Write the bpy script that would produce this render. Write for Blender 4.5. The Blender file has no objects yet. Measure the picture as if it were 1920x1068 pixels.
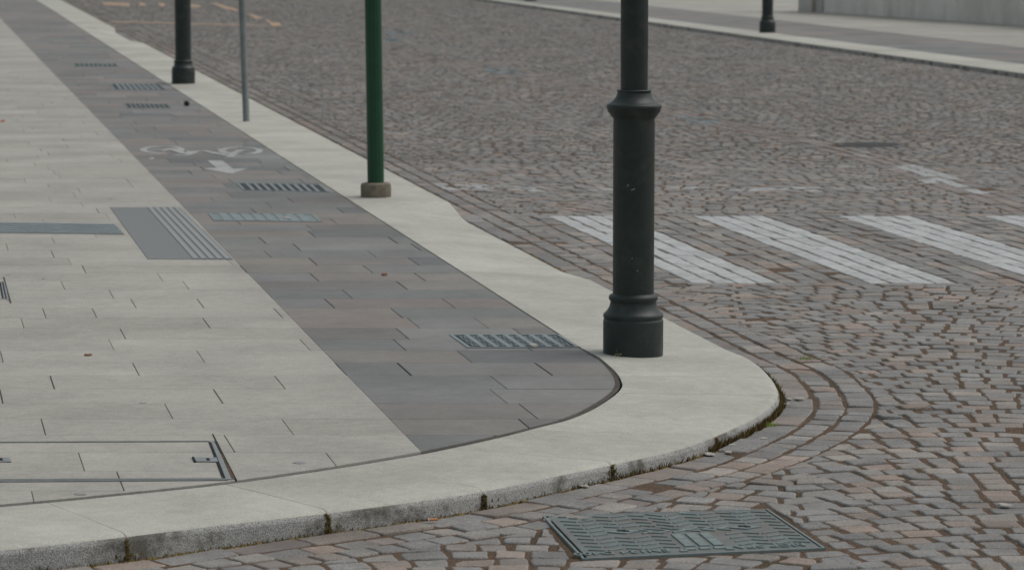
import bpy, math, random
from mathutils import Vector
random.seed(11)
R = random.Random(5)
sc = bpy.context.scene
col = sc.collection

# ------------------------------------------------------------------ camera model (photo is 1920 x 1068)
F, HY = 6200.0, -162.0
PIT = math.atan((534 - HY) / F)
G = 2.03                       # lens height over the road
ZP = 0.085                     # pavement level
cp, sp = math.cos(PIT), math.sin(PIT)

def bp(px, py, z=0.0):
    """point of the plane at height z seen at a pixel"""
    x, y = (px - 960) / F, -(py - 534) / F
    d = (x, cp + y * sp, -sp + y * cp)
    t = (z - G) / d[2]
    return (d[0] * t, d[1] * t)

# ------------------------------------------------------------------ helpers
class MB:
    def __init__(self):
        self.v, self.f, self.m, self.s = [], [], [], []
    def add(self, verts, faces, mi=0, smooth=False):
        b = len(self.v)
        self.v.extend(verts)
        for f in faces:
            self.f.append([i + b for i in f]); self.m.append(mi); self.s.append(smooth)
    def add_m(self, verts, faces, mis, sms):
        b = len(self.v); self.v.extend(verts)
        self.f.extend([[i + b for i in f] for f in faces]); self.m.extend(mis); self.s.extend(sms)
    def prism(self, poly, z0, z1, mi=0, ch=0.0):
        """vertical prism over a ccw polygon, optional small chamfer of the top edge"""
        n = len(poly)
        if ch > 0:
            q = inset(poly, ch)
            if q and len(q) == n:
                vs = [(x, y, z0) for x, y in poly] + [(x, y, z1 - ch) for x, y in poly] + [(x, y, z1) for x, y in q]
                fs = [[i, (i + 1) % n, n + (i + 1) % n, n + i] for i in range(n)]
                fs += [[n + i, n + (i + 1) % n, 2 * n + (i + 1) % n, 2 * n + i] for i in range(n)]
                fs += [[2 * n + i for i in range(n)]]
                self.add(vs, fs, mi); return
        vs = [(x, y, z0) for x, y in poly] + [(x, y, z1) for x, y in poly]
        fs = [[i, (i + 1) % n, n + (i + 1) % n, n + i] for i in range(n)] + [[n + i for i in range(n)]]
        self.add(vs, fs, mi)
    def box(self, x0, x1, y0, y1, z0, z1, mi=0):
        self.prism([(x0, y0), (x1, y0), (x1, y1), (x0, y1)], z0, z1, mi)
    def lathe(self, prof, n=48, mi=0, cx=0, cy=0, smooth=True):
        vs, fs = [], []
        for r, z in prof:
            for k in range(n):
                a = 2 * math.pi * k / n
                vs.append((cx + r * math.cos(a), cy + r * math.sin(a), z))
        for j in range(len(prof) - 1):
            for k in range(n):
                k2 = (k + 1) % n
                fs.append([j * n + k, j * n + k2, (j + 1) * n + k2, (j + 1) * n + k])
        self.add(vs, fs, mi, smooth)
        b = len(prof) - 1
        self.add([vs[b * n + k] for k in range(n)], [list(range(n))], mi, False)
    def build(self, name, mats, parent=None, loc=None):
        me = bpy.data.meshes.new(name)
        me.from_pydata(self.v, [], self.f)
        if not isinstance(mats, (list, tuple)): mats = [mats]
        for m in mats: me.materials.append(m)
        if self.f:
            me.polygons.foreach_set('material_index', self.m)
            me.polygons.foreach_set('use_smooth', self.s)
        me.update()
        o = bpy.data.objects.new(name, me)
        col.objects.link(o)
        if parent: o.parent = parent
        if loc: o.location = loc
        return o

def tag(o, label=None, cat=None, group=None, kind=None):
    if label: o['label'] = label
    if cat: o['category'] = cat
    if group: o['group'] = group
    if kind: o['kind'] = kind
    return o
def empty(name, loc, rz=0):
    o = bpy.data.objects.new(name, None); col.objects.link(o)
    o.location = loc; o.rotation_euler = (0, 0, rz); o.empty_display_size = .1
    return o
def kids(o): return [c for c in bpy.data.objects if c.parent == o]
def copy_tree(o, parent=None):
    c = o.copy(); col.objects.link(c); c.parent = parent
    for ch in kids(o): copy_tree(ch, c)
    return c

def area(p):
    return .5 * sum(p[i][0] * p[(i + 1) % len(p)][1] - p[(i + 1) % len(p)][0] * p[i][1] for i in range(len(p)))
def ccw(p):
    return p if area(p) > 0 else p[::-1]
def centroid(p):
    return (sum(a[0] for a in p) / len(p), sum(a[1] for a in p) / len(p))
def clip(poly, pt, nrm):
    """keep the side of the line through pt where (p-pt).nrm >= 0"""
    out = []; n = len(poly)
    for i in range(n):
        a, b = poly[i], poly[(i + 1) % n]
        da = (a[0] - pt[0]) * nrm[0] + (a[1] - pt[1]) * nrm[1]
        db = (b[0] - pt[0]) * nrm[0] + (b[1] - pt[1]) * nrm[1]
        if da >= 0: out.append(a)
        if (da >= 0) != (db >= 0):
            t = da / (da - db)
            out.append((a[0] + (b[0] - a[0]) * t, a[1] + (b[1] - a[1]) * t))
    q = []
    for p in out:
        if not q or math.hypot(p[0] - q[-1][0], p[1] - q[-1][1]) > 1e-4: q.append(p)
    if len(q) > 1 and math.hypot(q[0][0] - q[-1][0], q[0][1] - q[-1][1]) < 1e-4: q.pop()
    return q if len(q) >= 3 else []
def inset(poly, d):
    q = poly; n = len(poly)
    for i in range(n):
        a, b = poly[i], poly[(i + 1) % n]
        L = math.hypot(b[0] - a[0], b[1] - a[1])
        if L < 1e-6: continue
        nx, ny = -(b[1] - a[1]) / L, (b[0] - a[0]) / L
        q = clip(q, (a[0] + nx * d, a[1] + ny * d), (nx, ny))
        if not q: return []
    return q
def convex_cut(poly, reg, d=0.0):
    """largest piece of poly outside the convex ccw region reg grown by d"""
    q = poly
    for i in range(len(reg)):
        a, b = reg[i], reg[(i + 1) % len(reg)]
        L = math.hypot(b[0] - a[0], b[1] - a[1]); nx, ny = (b[1] - a[1]) / L, -(b[0] - a[0]) / L
        if min((p[0] - a[0]) * nx + (p[1] - a[1]) * ny for p in poly) > d: return poly
    best, ba = [], 0
    for i in range(len(reg)):
        a, b = reg[i], reg[(i + 1) % len(reg)]
        L = math.hypot(b[0] - a[0], b[1] - a[1]); nx, ny = (b[1] - a[1]) / L, -(b[0] - a[0]) / L
        q = clip(poly, (a[0] + nx * d, a[1] + ny * d), (nx, ny))
        if q and abs(area(q)) > ba: best, ba = q, abs(area(q))
    return best
def inside(p, poly):
    c = False; n = len(poly)
    for i in range(n):
        a, b = poly[i], poly[(i + 1) % n]
        if (a[1] > p[1]) != (b[1] > p[1]) and p[0] < (b[0] - a[0]) * (p[1] - a[1]) / (b[1] - a[1]) + a[0]: c = not c
    return c

# ------------------------------------------------------------------ materials
def new_mat(name):
    m = bpy.data.materials.new(name); m.use_nodes = True
    nt = m.node_tree; b = nt.nodes['Principled BSDF']
    return m, nt, b
def nd(nt, t, **kw):
    n = nt.nodes.new(t)
    for k, v in kw.items(): setattr(n, k, v)
    return n
def coords(nt, scale=(1, 1, 1), rot=0):
    g = nd(nt, 'ShaderNodeNewGeometry'); mp = nd(nt, 'ShaderNodeMapping')
    mp.inputs['Scale'].default_value = scale; mp.inputs['Rotation'].default_value = (0, 0, rot)
    nt.links.new(g.outputs['Position'], mp.inputs['Vector'])
    return mp.outputs['Vector'], g
def noise(nt, vec, scale, detail=4, rough=.55):
    n = nd(nt, 'ShaderNodeTexNoise'); n.inputs['Scale'].default_value = scale
    n.inputs['Detail'].default_value = detail; n.inputs['Roughness'].default_value = rough
    nt.links.new(vec, n.inputs['Vector']); return n.outputs['Fac']
def ramp(nt, fac, stops, interp='LINEAR'):
    r = nd(nt, 'ShaderNodeValToRGB'); cr = r.color_ramp; cr.interpolation = interp
    while len(cr.elements) < len(stops): cr.elements.new(.5)
    for e, (p, c) in zip(cr.elements, stops):
        e.position = p; e.color = (*c, 1) if len(c) == 3 else c
    nt.links.new(fac, r.inputs['Fac']); return r.outputs['Color']
def mix(nt, a, b, fac, mode='MIX'):
    m = nd(nt, 'ShaderNodeMix', data_type='RGBA', blend_type=mode)
    for s, v in ((0, fac), (6, a), (7, b)):
        if hasattr(v, 'is_output'): nt.links.new(v, m.inputs[s])
        else: m.inputs[s].default_value = v if s == 0 else (*v, 1)
    return m.outputs[2]
def bump(nt, b, h, strength, dist=.01):
    bn = nd(nt, 'ShaderNodeBump'); bn.inputs['Strength'].default_value = strength; bn.inputs['Distance'].default_value = dist
    nt.links.new(h, bn.inputs['Height']); nt.links.new(bn.outputs['Normal'], b.inputs['Normal'])
def gr(v): return (v, v, v)

def stone_mat(name, island, speck=.18, grain=160, rough=.75, bstr=.35, bdist=.004, stain=.25, stain_scale=1.6, spots=0):
    """stone whose tone varies per stone (island), with crystals, mottling and stains"""
    m, nt, b = new_mat(name); v, g = coords(nt)
    base = ramp(nt, g.outputs['Random Per Island'], island)
    n1 = noise(nt, v, stain_scale, 6, .65)
    c = mix(nt, base, ramp(nt, n1, [(.3, gr(1 - stain)), (.62, gr(1.06))]), 1.0, 'MULTIPLY')
    n2 = noise(nt, v, grain, 2, .7)
    c = mix(nt, c, ramp(nt, n2, [(.3, gr(1 - speck)), (.7, gr(1 + speck))]), 1.0, 'MULTIPLY')
    n4 = noise(nt, v, 17, 5, .7)
    c = mix(nt, c, ramp(nt, n4, [(.25, gr(.86)), (.75, gr(1.1))]), 1.0, 'MULTIPLY')
    n6 = noise(nt, v, .7, 4, .6)
    c = mix(nt, c, ramp(nt, n6, [(.3, gr(.88)), (.7, gr(1.08))]), 1.0, 'MULTIPLY')
    if spots:
        n7 = noise(nt, v, 34, 2, .5)
        c = mix(nt, c, gr(.12), ramp(nt, n7, [(.72, gr(0)), (.78, gr(spots))]))
    nt.links.new(c, b.inputs['Base Color'])
    b.inputs['Roughness'].default_value = rough
    b.inputs['Specular IOR Level'].default_value = .35
    n3 = noise(nt, v, grain * .55, 5, .65)
    bump(nt, b, n3, bstr, bdist)
    return m

def plain_mat(name, c, rough=.6, metal=0.0, var=.15, scale=30, bstr=.15, bdist=.003, spec=.4, dirt=None, dirt_amt=.5):
    m, nt, b = new_mat(name); v, g = coords(nt)
    n = noise(nt, v, scale, 6, .65)
    cc = mix(nt, c, ramp(nt, n, [(.3, gr(1 - var)), (.7, gr(1 + var))]), 1.0, 'MULTIPLY')
    if dirt:
        n5 = noise(nt, v, scale * .35, 7, .7)
        cc = mix(nt, cc, dirt, ramp(nt, n5, [(.45, gr(0)), (.75, gr(dirt_amt))]))
    nt.links.new(cc, b.inputs['Base Color'])
    b.inputs['Roughness'].default_value = rough; b.inputs['Metallic'].default_value = metal
    b.inputs['Specular IOR Level'].default_value = spec
    bump(nt, b, noise(nt, v, scale * 4, 4, .6), bstr, bdist)
    return m

M = {}
M['sett'] = stone_mat('porphyry_setts', [(0, (0.205, 0.202, 0.193)), (.25, (0.262, 0.257, 0.242)), (.5, (0.227, 0.221, 0.207)), (.7, (0.291, 0.270, 0.240)),
                                          (.84, (0.245, 0.211, 0.182)), (.93, (0.315, 0.251, 0.208)), (1, (0.339, 0.322, 0.288))], speck=.34, grain=130, rough=.7, bstr=.7, bdist=.006, stain=.36, stain_scale=3.2)
M['sett_red'] = stone_mat('reddish_setts', [(0, (0.197, 0.172, 0.156)), (.4, (0.237, 0.205, 0.181)), (.7, (0.184, 0.174, 0.163)), (1, (0.267, 0.220, 0.190))], speck=.2, grain=150, rough=.65, bstr=.5, stain_scale=3)
M['dark_slab'] = stone_mat('dark_stone_slabs', [(0, (0.134, 0.142, 0.140)), (.2, (0.211, 0.209, 0.199)), (.4, (0.175, 0.181, 0.176)), (.6, (0.236, 0.215, 0.191)), (.75, (0.162, 0.159, 0.152)),
                                                 (.9, (0.239, 0.206, 0.183)), (1, (0.220, 0.227, 0.216))], speck=.10, grain=120, rough=.7, bstr=.3, bdist=.002, stain=.16, stain_scale=2.2)
M['light_slab'] = stone_mat('light_stone_slabs', [(0, (0.348, 0.336, 0.294)), (.5, (0.374, 0.363, 0.320)), (1, (0.398, 0.385, 0.340))], speck=.14, grain=110, rough=.75, bstr=.25, bdist=.002, stain=.15, stain_scale=1.3, spots=.35)
M['kerb_top'] = stone_mat('kerb_granite', [(0, (0.411, 0.410, 0.358)), (.5, (0.445, 0.441, 0.385)), (1, (0.465, 0.465, 0.409))], speck=.17, grain=140, rough=.75, bstr=.3, bdist=.002, stain=.17, stain_scale=1.7, spots=.4)
M['mortar_dark'] = plain_mat('brown_mortar', (.075, .066, .055), rough=.95, scale=14, var=.35, bstr=.4)
M['mortar'] = plain_mat('dark_mortar', (.115, .117, .11), rough=.95, scale=14, var=.35, bstr=.4)

def kerb_face_mat():
    m, nt, b = new_mat('kerb_rough_face'); v, g = coords(nt)
    n2 = noise(nt, v, 210, 3, .75)
    c = ramp(nt, n2, [(.33, (.13, .13, .12)), (.48, (.38, .38, .36)), (.64, (.58, .58, .56))])
    n1 = noise(nt, v, 4.5, 6, .7)
    c = mix(nt, c, (.10, .09, .068), ramp(nt, n1, [(.50, gr(0)), (.62, gr(.8))]))
    nt.links.new(c, b.inputs['Base Color']); b.inputs['Roughness'].default_value = .95
    bump(nt, b, n2, .8, .008)
    return m
M['kerb_face'] = kerb_face_mat()

def sand_mat():
    m, nt, b = new_mat('joint_sand'); v, g = coords(nt)
    n2 = noise(nt, v, 170, 3, .75)
    c = ramp(nt, n2, [(.28, (.035, .024, .017)), (.46, (.125, .085, .059)), (.6, (.19, .135, .097)), (.72, (.44, .37, .30))])
    n1 = noise(nt, v, 2.3, 6, .7)
    c = mix(nt, c, (.055, .055, .028), ramp(nt, n1, [(.5, gr(0)), (.68, gr(.6))]))
    nt.links.new(c, b.inputs['Base Color']); b.inputs['Roughness'].default_value = 1; b.inputs['Specular IOR Level'].default_value = .1
    bump(nt, b, noise(nt, v, 90, 5, .75), .9, .012)
    return m
M['sand'] = sand_mat()

def paint_mat(name, c, worn, scale=22, lo=.42, hi=.62, amt=.8):
    m, nt, b = new_mat(name); v, g = coords(nt)
    n = noise(nt, v, scale, 7, .7)
    cc = mix(nt, c, worn, ramp(nt, n, [(lo, gr(0)), (hi, gr(amt))]))
    cc = mix(nt, cc, ramp(nt, g.outputs['Random Per Island'], [(0, gr(.86)), (1, gr(1.06))]), 1.0, 'MULTIPLY')
    n2 = noise(nt, v, 120, 2, .7)
    cc = mix(nt, cc, ramp(nt, n2, [(.3, gr(.9)), (.7, gr(1.06))]), 1.0, 'MULTIPLY')
    nt.links.new(cc, b.inputs['Base Color']); b.inputs['Roughness'].default_value = .7
    bump(nt, b, noise(nt, v, 80, 5, .65), .4, .004)
    return m
M['white_paint'] = paint_mat('white_road_paint', (.45, .465, .455), (.20, .20, .195), scale=16, lo=.47, hi=.74, amt=.75)
M['worn_paint'] = paint_mat('worn_white_paint', (.44, .45, .44), (.17, .165, .16), lo=.4, hi=.62)
M['sym_paint'] = paint_mat('symbol_paint', (.40, .41, .395), (.2, .2, .2), lo=.44, hi=.72, amt=.75, scale=9)
M['blue_paint'] = paint_mat('faded_blue_paint', (.17, .235, .26), (.15, .15, .15), lo=.4, hi=.65)
M['orange_paint'] = paint_mat('orange_paint', (.56, .35, .17), (.20, .185, .17), lo=.38, hi=.58, scale=4.5, amt=.95)
M['iron'] = plain_mat('cast_iron', (.172, .212, .206), rough=.6, var=.2, scale=25, bstr=.25)
M['grate_shade'] = plain_mat('grate_opening_shade', (.022, .026, .026), rough=.7, var=.3, scale=25)  # dark colour stands in for the shade inside the grate openings
M['iron_mid'] = plain_mat('road_iron', (.085, .09, .088), rough=.7, var=.3, scale=25, dirt=(.14, .12, .10), dirt_amt=.9)
M['hole'] = plain_mat('hole_black', (.006, .006, .006), rough=.9)
M['grate_blue'] = plain_mat('grey_blue_iron', (.20, .245, .255), rough=.55, var=.15, scale=20, dirt=(.13, .12, .11), dirt_amt=.6)
M['iron_lid'] = plain_mat('cast_iron_dirt_and_shade', (.135, .16, .155), rough=.65, var=.2, scale=14, bstr=.3, dirt=(.15, .11, .083), dirt_amt=1.0)  # brown dirt, plus a darker base painting the shade beside the raised bars
M['tactile'] = plain_mat('grey_tactile_stone', (.185, .196, .194), rough=.8, var=.07, scale=60, bstr=.2)
M['tactile_ridge'] = plain_mat('pale_tactile_ridge', (.27, .287, .286), rough=.8, var=.07, scale=60, bstr=.2)
M['steel'] = plain_mat('weathered_steel', (.24, .26, .26), rough=.5, var=.2, scale=30, metal=.3)
M['moss'] = None

def lamp_mat():
    m, nt, b = new_mat('lamp_post_paint'); v, g = coords(nt)
    n = noise(nt, v, 7, 7, .7)
    c = ramp(nt, n, [(.3, (.013, .022, .020)), (.55, (.021, .031, .028)), (.75, (.034, .042, .036))])
    n2 = noise(nt, v, 55, 3, .6)
    c = mix(nt, c, (.33, .31, .25), ramp(nt, n2, [(.775, gr(0)), (.80, gr(.8))]))
    nt.links.new(c, b.inputs['Base Color']); dn = noise(nt, v, 11, 6, .7)
    c2 = mix(nt, c, (.075, .075, .062), ramp(nt, dn, [(.52, gr(0)), (.78, gr(.55))]))
    nt.links.new(c2, b.inputs['Base Color'])
    b.inputs['Roughness'].default_value = .45
    b.inputs['Specular IOR Level'].default_value = .4
    bump(nt, b, noise(nt, v, 60, 6, .7), .3, .004)
    return m
M['lamp'] = lamp_mat()
M['green'] = plain_mat('green_enamel', (.003, .055, .020), rough=.38, var=.2, scale=8, bstr=.1, spec=.5)
M['concrete'] = plain_mat('mossy_concrete', (.19, .165, .125), rough=.95, var=.3, scale=22, bstr=.6, bdist=.006, dirt=(.07, .06, .04), dirt_amt=.7)
M['galv'] = plain_mat('galvanised_steel', (.19, .21, .205), rough=.5, metal=.3, var=.15, scale=12, bstr=.1)
M['weed'] = plain_mat('weed_green', (.20, .26, .04), rough=.8, var=.3, scale=60)
M['mossy'] = None
M['butt'] = plain_mat('cork_tip', (.48, .22, .10), rough=.8, scale=200)
M['paper'] = plain_mat('cigarette_paper', (.6, .58, .54), rough=.85, scale=200)
M['ash'] = plain_mat('burnt_ash', (.05, .045, .04), rough=1, scale=200)
M['scrap'] = plain_mat('pale_scrap', (.36, .345, .31), rough=.85, var=.2, scale=80)
M['gum'] = plain_mat('trodden_gum', (.25, .255, .25), rough=.8, scale=60)
M['leaf'] = plain_mat('dry_leaf', (.22, .11, .06), rough=.8, var=.3, scale=90)
M['red'] = plain_mat('faded_red', (.42, .16, .13), rough=.8, scale=90)
M['black'] = plain_mat('black_rubber', (.008, .008, .009), rough=.6, scale=60)

def facade_mat(name, a, bcol, rust):
    m, nt, b = new_mat(name); v, g = coords(nt, (1, 1, .35))
    c = mix(nt, ramp(nt, g.outputs['Random Per Island'], [(0, a), (1, bcol)]), ramp(nt, noise(nt, v, 2.5, 6, .7), [(.3, gr(.82)), (.7, gr(1.1))]), 1.0, 'MULTIPLY')
    c = mix(nt, c, rust, ramp(nt, noise(nt, v, 1.7, 6, .65), [(.52, gr(0)), (.72, gr(.5))]))
    nt.links.new(c, b.inputs['Base Color']); b.inputs['Roughness'].default_value = .9
    bump(nt, b, noise(nt, v, 40, 5, .6), .3, .01)
    return m
M['facade'] = facade_mat('facade_stone', (.70, .675, .63), (.77, .75, .705), (.48, .41, .35))
M['facade_dark'] = facade_mat('stained_facade_stone', (.50, .49, .465), (.56, .545, .52), (.34, .20, .12))
M['plaster'] = plain_mat('pale_plaster', (.42, .40, .36), rough=.9, var=.08, scale=3)
M['glass'] = plain_mat('window_glass', (.03, .035, .04), rough=.08, var=.05, scale=3, bstr=.0, spec=.6)

def moss_mat():
    m, nt, b = new_mat('kerb_moss'); v, g = coords(nt)
    c = ramp(nt, g.outputs['Random Per Island'], [(0, (.06, .042, .026)), (.45, (.12, .088, .05)), (.75, (.15, .13, .05)), (1, (.25, .17, .09))])
    c = mix(nt, c, ramp(nt, noise(nt, v, 3, 3), [(.4, gr(.85)), (.6, (1.1, 1.08, .85))]), 1.0, 'MULTIPLY')
    nt.links.new(c, b.inputs['Base Color']); b.inputs['Roughness'].default_value = 1; b.inputs['Specular IOR Level'].default_value = .1
    return m
M['moss'] = moss_mat()

# ------------------------------------------------------------------ world axes of the street
def line_fn(p, q):
    """x as a function of y for the line through two ground points"""
    return lambda Y: p[0] + (q[0] - p[0]) * (Y - p[1]) / (q[1] - p[1])
xL = line_fn(bp(790, 846, ZP), bp(0, 34, ZP))           # seam light paving / dark lane
xR = line_fn(bp(1088, 653, ZP), bp(145, 50, ZP))        # seam dark lane / kerb
kA, kB = bp(800, 354.4, ZP), bp(240, 64.3, ZP)
xK = line_fn(kA, kB)                                    # outer kerb edge
L_ = math.hypot(kB[0] - kA[0], kB[1] - kA[1])
AX = ((kB[0] - kA[0]) / L_, (kB[1] - kA[1]) / L_)       # direction of the street
NX = (AX[1], -AX[0])                                    # to the right of it
def uv2w(u, v): return (kA[0] + u * NX[0] + v * AX[0], kA[1] + u * NX[1] + v * AX[1])

# ------------------------------------------------------------------ kerb outline (inner seam, outer top edge, height of that edge)
pairs = [((1088, 653), (1368, 653.5), .05), ((1108, 663), (1394, 664), .05), ((1125, 673), (1416, 674), .05), ((1149, 697), (1443, 698), .05), ((1157, 715), (1456, 716), .05),
         ((1155, 726), (1462, 731), .05), ((1139, 742), (1459, 745), .05), ((1095, 769), (1441, 764), .051), ((1044, 789), (1408, 784.5), .052),
         ((994, 801), (1375, 799.5), .053), ((920, 819), (1280, 837), .056), ((795, 845.5), (1112, 873), .062), ((700, 862), (903, 917), .068), ((600, 878), (770, 936), .072),
         ((410, 905), (617, 955.5), .076), ((216, 925), (420, 978), .08), ((84, 938), (240, 999.5), .085), ((-150, 958), (0, 1026), .087), ((-500, 982), (-350, 1061), .087), ((-900, 1008), (-760, 1104), .087), ((-1500, 1046), (-1370, 1165), .087)]
def catmull(P, n):
    out = []
    for i in range(len(P) - 1):
        p0, p1, p2, p3 = P[max(i - 1, 0)], P[i], P[i + 1], P[min(i + 2, len(P) - 1)]
        for k in range(n):
            t = k / n
            out.append(tuple(.5 * ((2 * b) + (c - a) * t + (2 * a - 5 * b + 4 * c - d) * t * t + (3 * b - a - 3 * c + d) * t ** 3) for a, b, c, d in zip(p0, p1, p2, p3)))
    out.append(tuple(P[-1])); return out
curve = []
for a, b, z in pairs:
    w0, w1 = bp(*a, ZP), bp(*b, z); curve.append((*w0, *w1, z))
curve = catmull(curve, 5)
# smoothing keeps the bend fair
for _ in range(3):
    curve = [curve[0]] + [tuple(.25 * a + .5 * b + .25 * c for a, b, c in zip(curve[i - 1], curve[i], curve[i + 1])) for i in range(1, len(curve) - 1)] + [curve[-1]]
Y_A = curve[0][1]                                       # where the straight begins
def Yof(py, z=ZP): return bp(960, py, z)[1]
ydrop = [(Yof(512), Yof(506, .01), Yof(414, .01), Yof(377)), (Yof(80), Yof(76, .01), Yof(60, .01), Yof(52))]
def z_out(Y):
    for i, (a, b, c, d) in enumerate(ydrop):
        z0 = .05 if i == 0 else ZP
        if Y < a: return z0
        if Y < b: return z0 + (.01 - z0) * (Y - a) / (b - a)
        if Y < c: return .01
        if Y < d: return .01 + (ZP - .01) * (Y - c) / (d - c)
    return ZP
e0 = curve[0][2] - xK(curve[0][3])                      # small misfit fades out up the street
Ys = []
Y = 95.0
while Y > Y_A + .3:
    Ys.append(Y); Y -= .5 if Y < 45 else 1.5
for a, b, c, d in ydrop: Ys += [a, b, c, d]
Ys = sorted(Ys, reverse=True)
straight = []
for Y in Ys:
    fade = max(0, 1 - (Y - Y_A) / 8)
    straight.append((xR(Y) + (curve[0][0] - xR(Y_A)) * fade, Y, xK(Y) + e0 * fade, Y, z_out(Y)))
ring = straight + curve                                 # far -> apex -> front left
OUT = [(r[2], r[3]) for r in ring]; INN = [(r[0], r[1]) for r in ring]

# kerb stones: split the ring in lengths of about a metre
def arclen(P):
    s = [0]
    for i in range(len(P) - 1): s.append(s[-1] + math.hypot(P[i + 1][0] - P[i][0], P[i + 1][1] - P[i][1]))
    return s
SO = arclen(OUT)
def ring_at(s):
    for i in range(len(SO) - 1):
        if SO[i + 1] >= s:
            t = (s - SO[i]) / max(1e-9, SO[i + 1] - SO[i])
            return tuple(a + (b - a) * t for a, b in zip(ring[i], ring[i + 1]))
    return ring[-1]
s_apex2 = SO[len(straight) + 12]
kb = MB()
def kerb_stone(s0, s1):
    st = [s0 + .0016] + [s for s in SO if s0 + .01 < s < s1 - .01] + [s1 - .0016]
    if st[-1] - st[0] < .1: return
    # densify
    dd = []
    for a, b in zip(st, st[1:]):
        n = max(1, int((b - a) / .12)); dd += [a + (b - a) * k / n for k in range(n)]
    dd.append(st[-1])
    rows = []
    for s in dd:
        xi, yi, xo, yo, z = ring_at(s)
        w = math.hypot(xo - xi, yo - yi); tx, ty = (xo - xi) / w, (yo - yi) / w
        # face normal from the outline
        a, b = ring_at(max(0, s - .05)), ring_at(min(SO[-1], s + .05))
        ex, ey = b[2] - a[2], b[3] - a[3]; l = math.hypot(ex, ey); nx, ny = -ey / l, ex / l
        j = R.uniform(-.0015, .0015)
        gi = .010 if s < s_apex2 else min(.042, .010 + .02 * (s - s_apex2))
        xi2, yi2 = xi + tx * gi, yi + ty * gi
        r = [(xi2, yi2, ZP - .03), (xi2, yi2, ZP), (xi + tx * w * .5, yi + ty * w * .5, (ZP + z) / 2 + .001)]
        for off, dz in ((-.034, 0), (-.019, -.0035), (-.007, -.012), (0, -.028)):
            r.append((xo + nx * (off + j), yo + ny * (off + j), max(z + dz, .002)))
        r.append((xo + nx * (.003 + j), yo + ny * (.003 + j), -.04))
        rows.append(r)
    n = len(rows[0]); vs = [p for r in rows for p in r]
    fs, ms, ss = [], [], []
    for i in range(len(rows) - 1):
        for j in range(n - 1):
            fs.append([i * n + j, i * n + j + 1, (i + 1) * n + j + 1, (i + 1) * n + j])
            ms.append(1 if j >= n - 3 else 0); ss.append(2 <= j < n - 2)
    e = (len(rows) - 1) * n
    kb.add_m(vs, fs, ms, ss)
    for r in (rows[0], rows[-1]): kb.add(r, [list(range(n))], 0)
# known joints on the bend (image x of the outer edge)
def s_of_out(px):
    best, bs = 1e9, 0
    for i in range(len(straight), len(ring)):
        r = ring[i]
        # project
        X, Yw, Z = r[2], r[3], r[4] - G
        dpt = Yw * cp - Z * sp; ix = 960 + F * X / dpt
        if abs(ix - px) < best and SO[i] > SO[len(straight) + 22]: best, bs = abs(ix - px), SO[i]
    return bs
sj = [s_of_out(x) for x in (1345, 1155, 917, 617, 240)]
joints = []
s = sj[0]
while s > 0: joints.append(s); s -= 1.0 if len(joints) > 3 else .55
joints.append(0); joints = sorted(joints) + sj[1:]
s = joints[-1] + 1.15
while s < SO[-1]: joints.append(s); s += 1.1
joints.append(SO[-1])
for a, b in zip(joints, joints[1:]): kerb_stone(a, b)
# merge quads of one band so a stone keeps one tone: weld handled by shared material ramp (top band only)
kerb = kb.build('kerb', [M['kerb_top'], M['kerb_face']]); tag(kerb, 'pale granite kerb curving round the street corner', None, None, 'structure')

# ------------------------------------------------------------------ paving (light pavement and dark cycle lane)
r0 = (Yof(729) - Yof(815)) / 3.0
yb = Yof(815)
front = [p for p in INN if p[1] <= INN[0][1]]
fr = INN[len(straight):]                                # inner seam of the bend
def hull(P):
    P = sorted(set(P)); lo, up = [], []
    for S, Q in ((lo, P), (up, P[::-1])):
        for p in Q:
            while len(S) > 1 and (S[-1][0] - S[-2][0]) * (p[1] - S[-2][1]) - (S[-1][1] - S[-2][1]) * (p[0] - S[-2][0]) <= 0: S.pop()
            S.append(p)
    return lo[:-1] + up[:-1]
fp = fr[::2] + [fr[-1]]
H_ = hull(fp + [(xR(95), 95), (-60, 95), (-60, fp[-1][1])])
def clip_hull(poly, d=0.0):
    q = poly; n = len(H_)
    for i in range(n):
        a, b = H_[i], H_[(i + 1) % n]; L = math.hypot(b[0] - a[0], b[1] - a[1])
        if L < 1e-6: continue
        nx, ny = -(b[1] - a[1]) / L, (b[0] - a[0]) / L
        q = clip(q, (a[0] + nx * d, a[1] + ny * d), (nx, ny))
        if not q: return []
    return q
known = [(409, 742), (316, 770), (81, 800), (539, 800), (96, 718), (524, 718), (252, 695), (204, 651), (225, 631), (171, 592), (242, 576), (373, 673), (381, 613), (381, 562), (214, 546),
         (352, 531), (125, 529), (302, 517), (162, 500), (103, 473), (18, 460), (103, 448), (182, 395), (90, 580), (215, 915), (430, 832)]
knownD = [(820, 482), (754, 535), (842, 566), (745, 580), (903, 598), (773, 614), (870, 677), (1020, 697), (935, 719), (990, 770), (935, 744), (688, 507), (700, 470)]
def ticks(lst, xf):
    d = {}
    for px, py in lst:
        X, Yw = bp(px, py, ZP); k = math.floor((Yw - yb) / r0)
        d.setdefault(k, []).append(X - xf(yb + (k + .5) * r0))
    return d
kn, knd = ticks(known, xL), ticks(knownD, xL)
pv, cl = MB(), MB()
k0 = math.floor((8.5 - yb) / r0)
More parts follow.
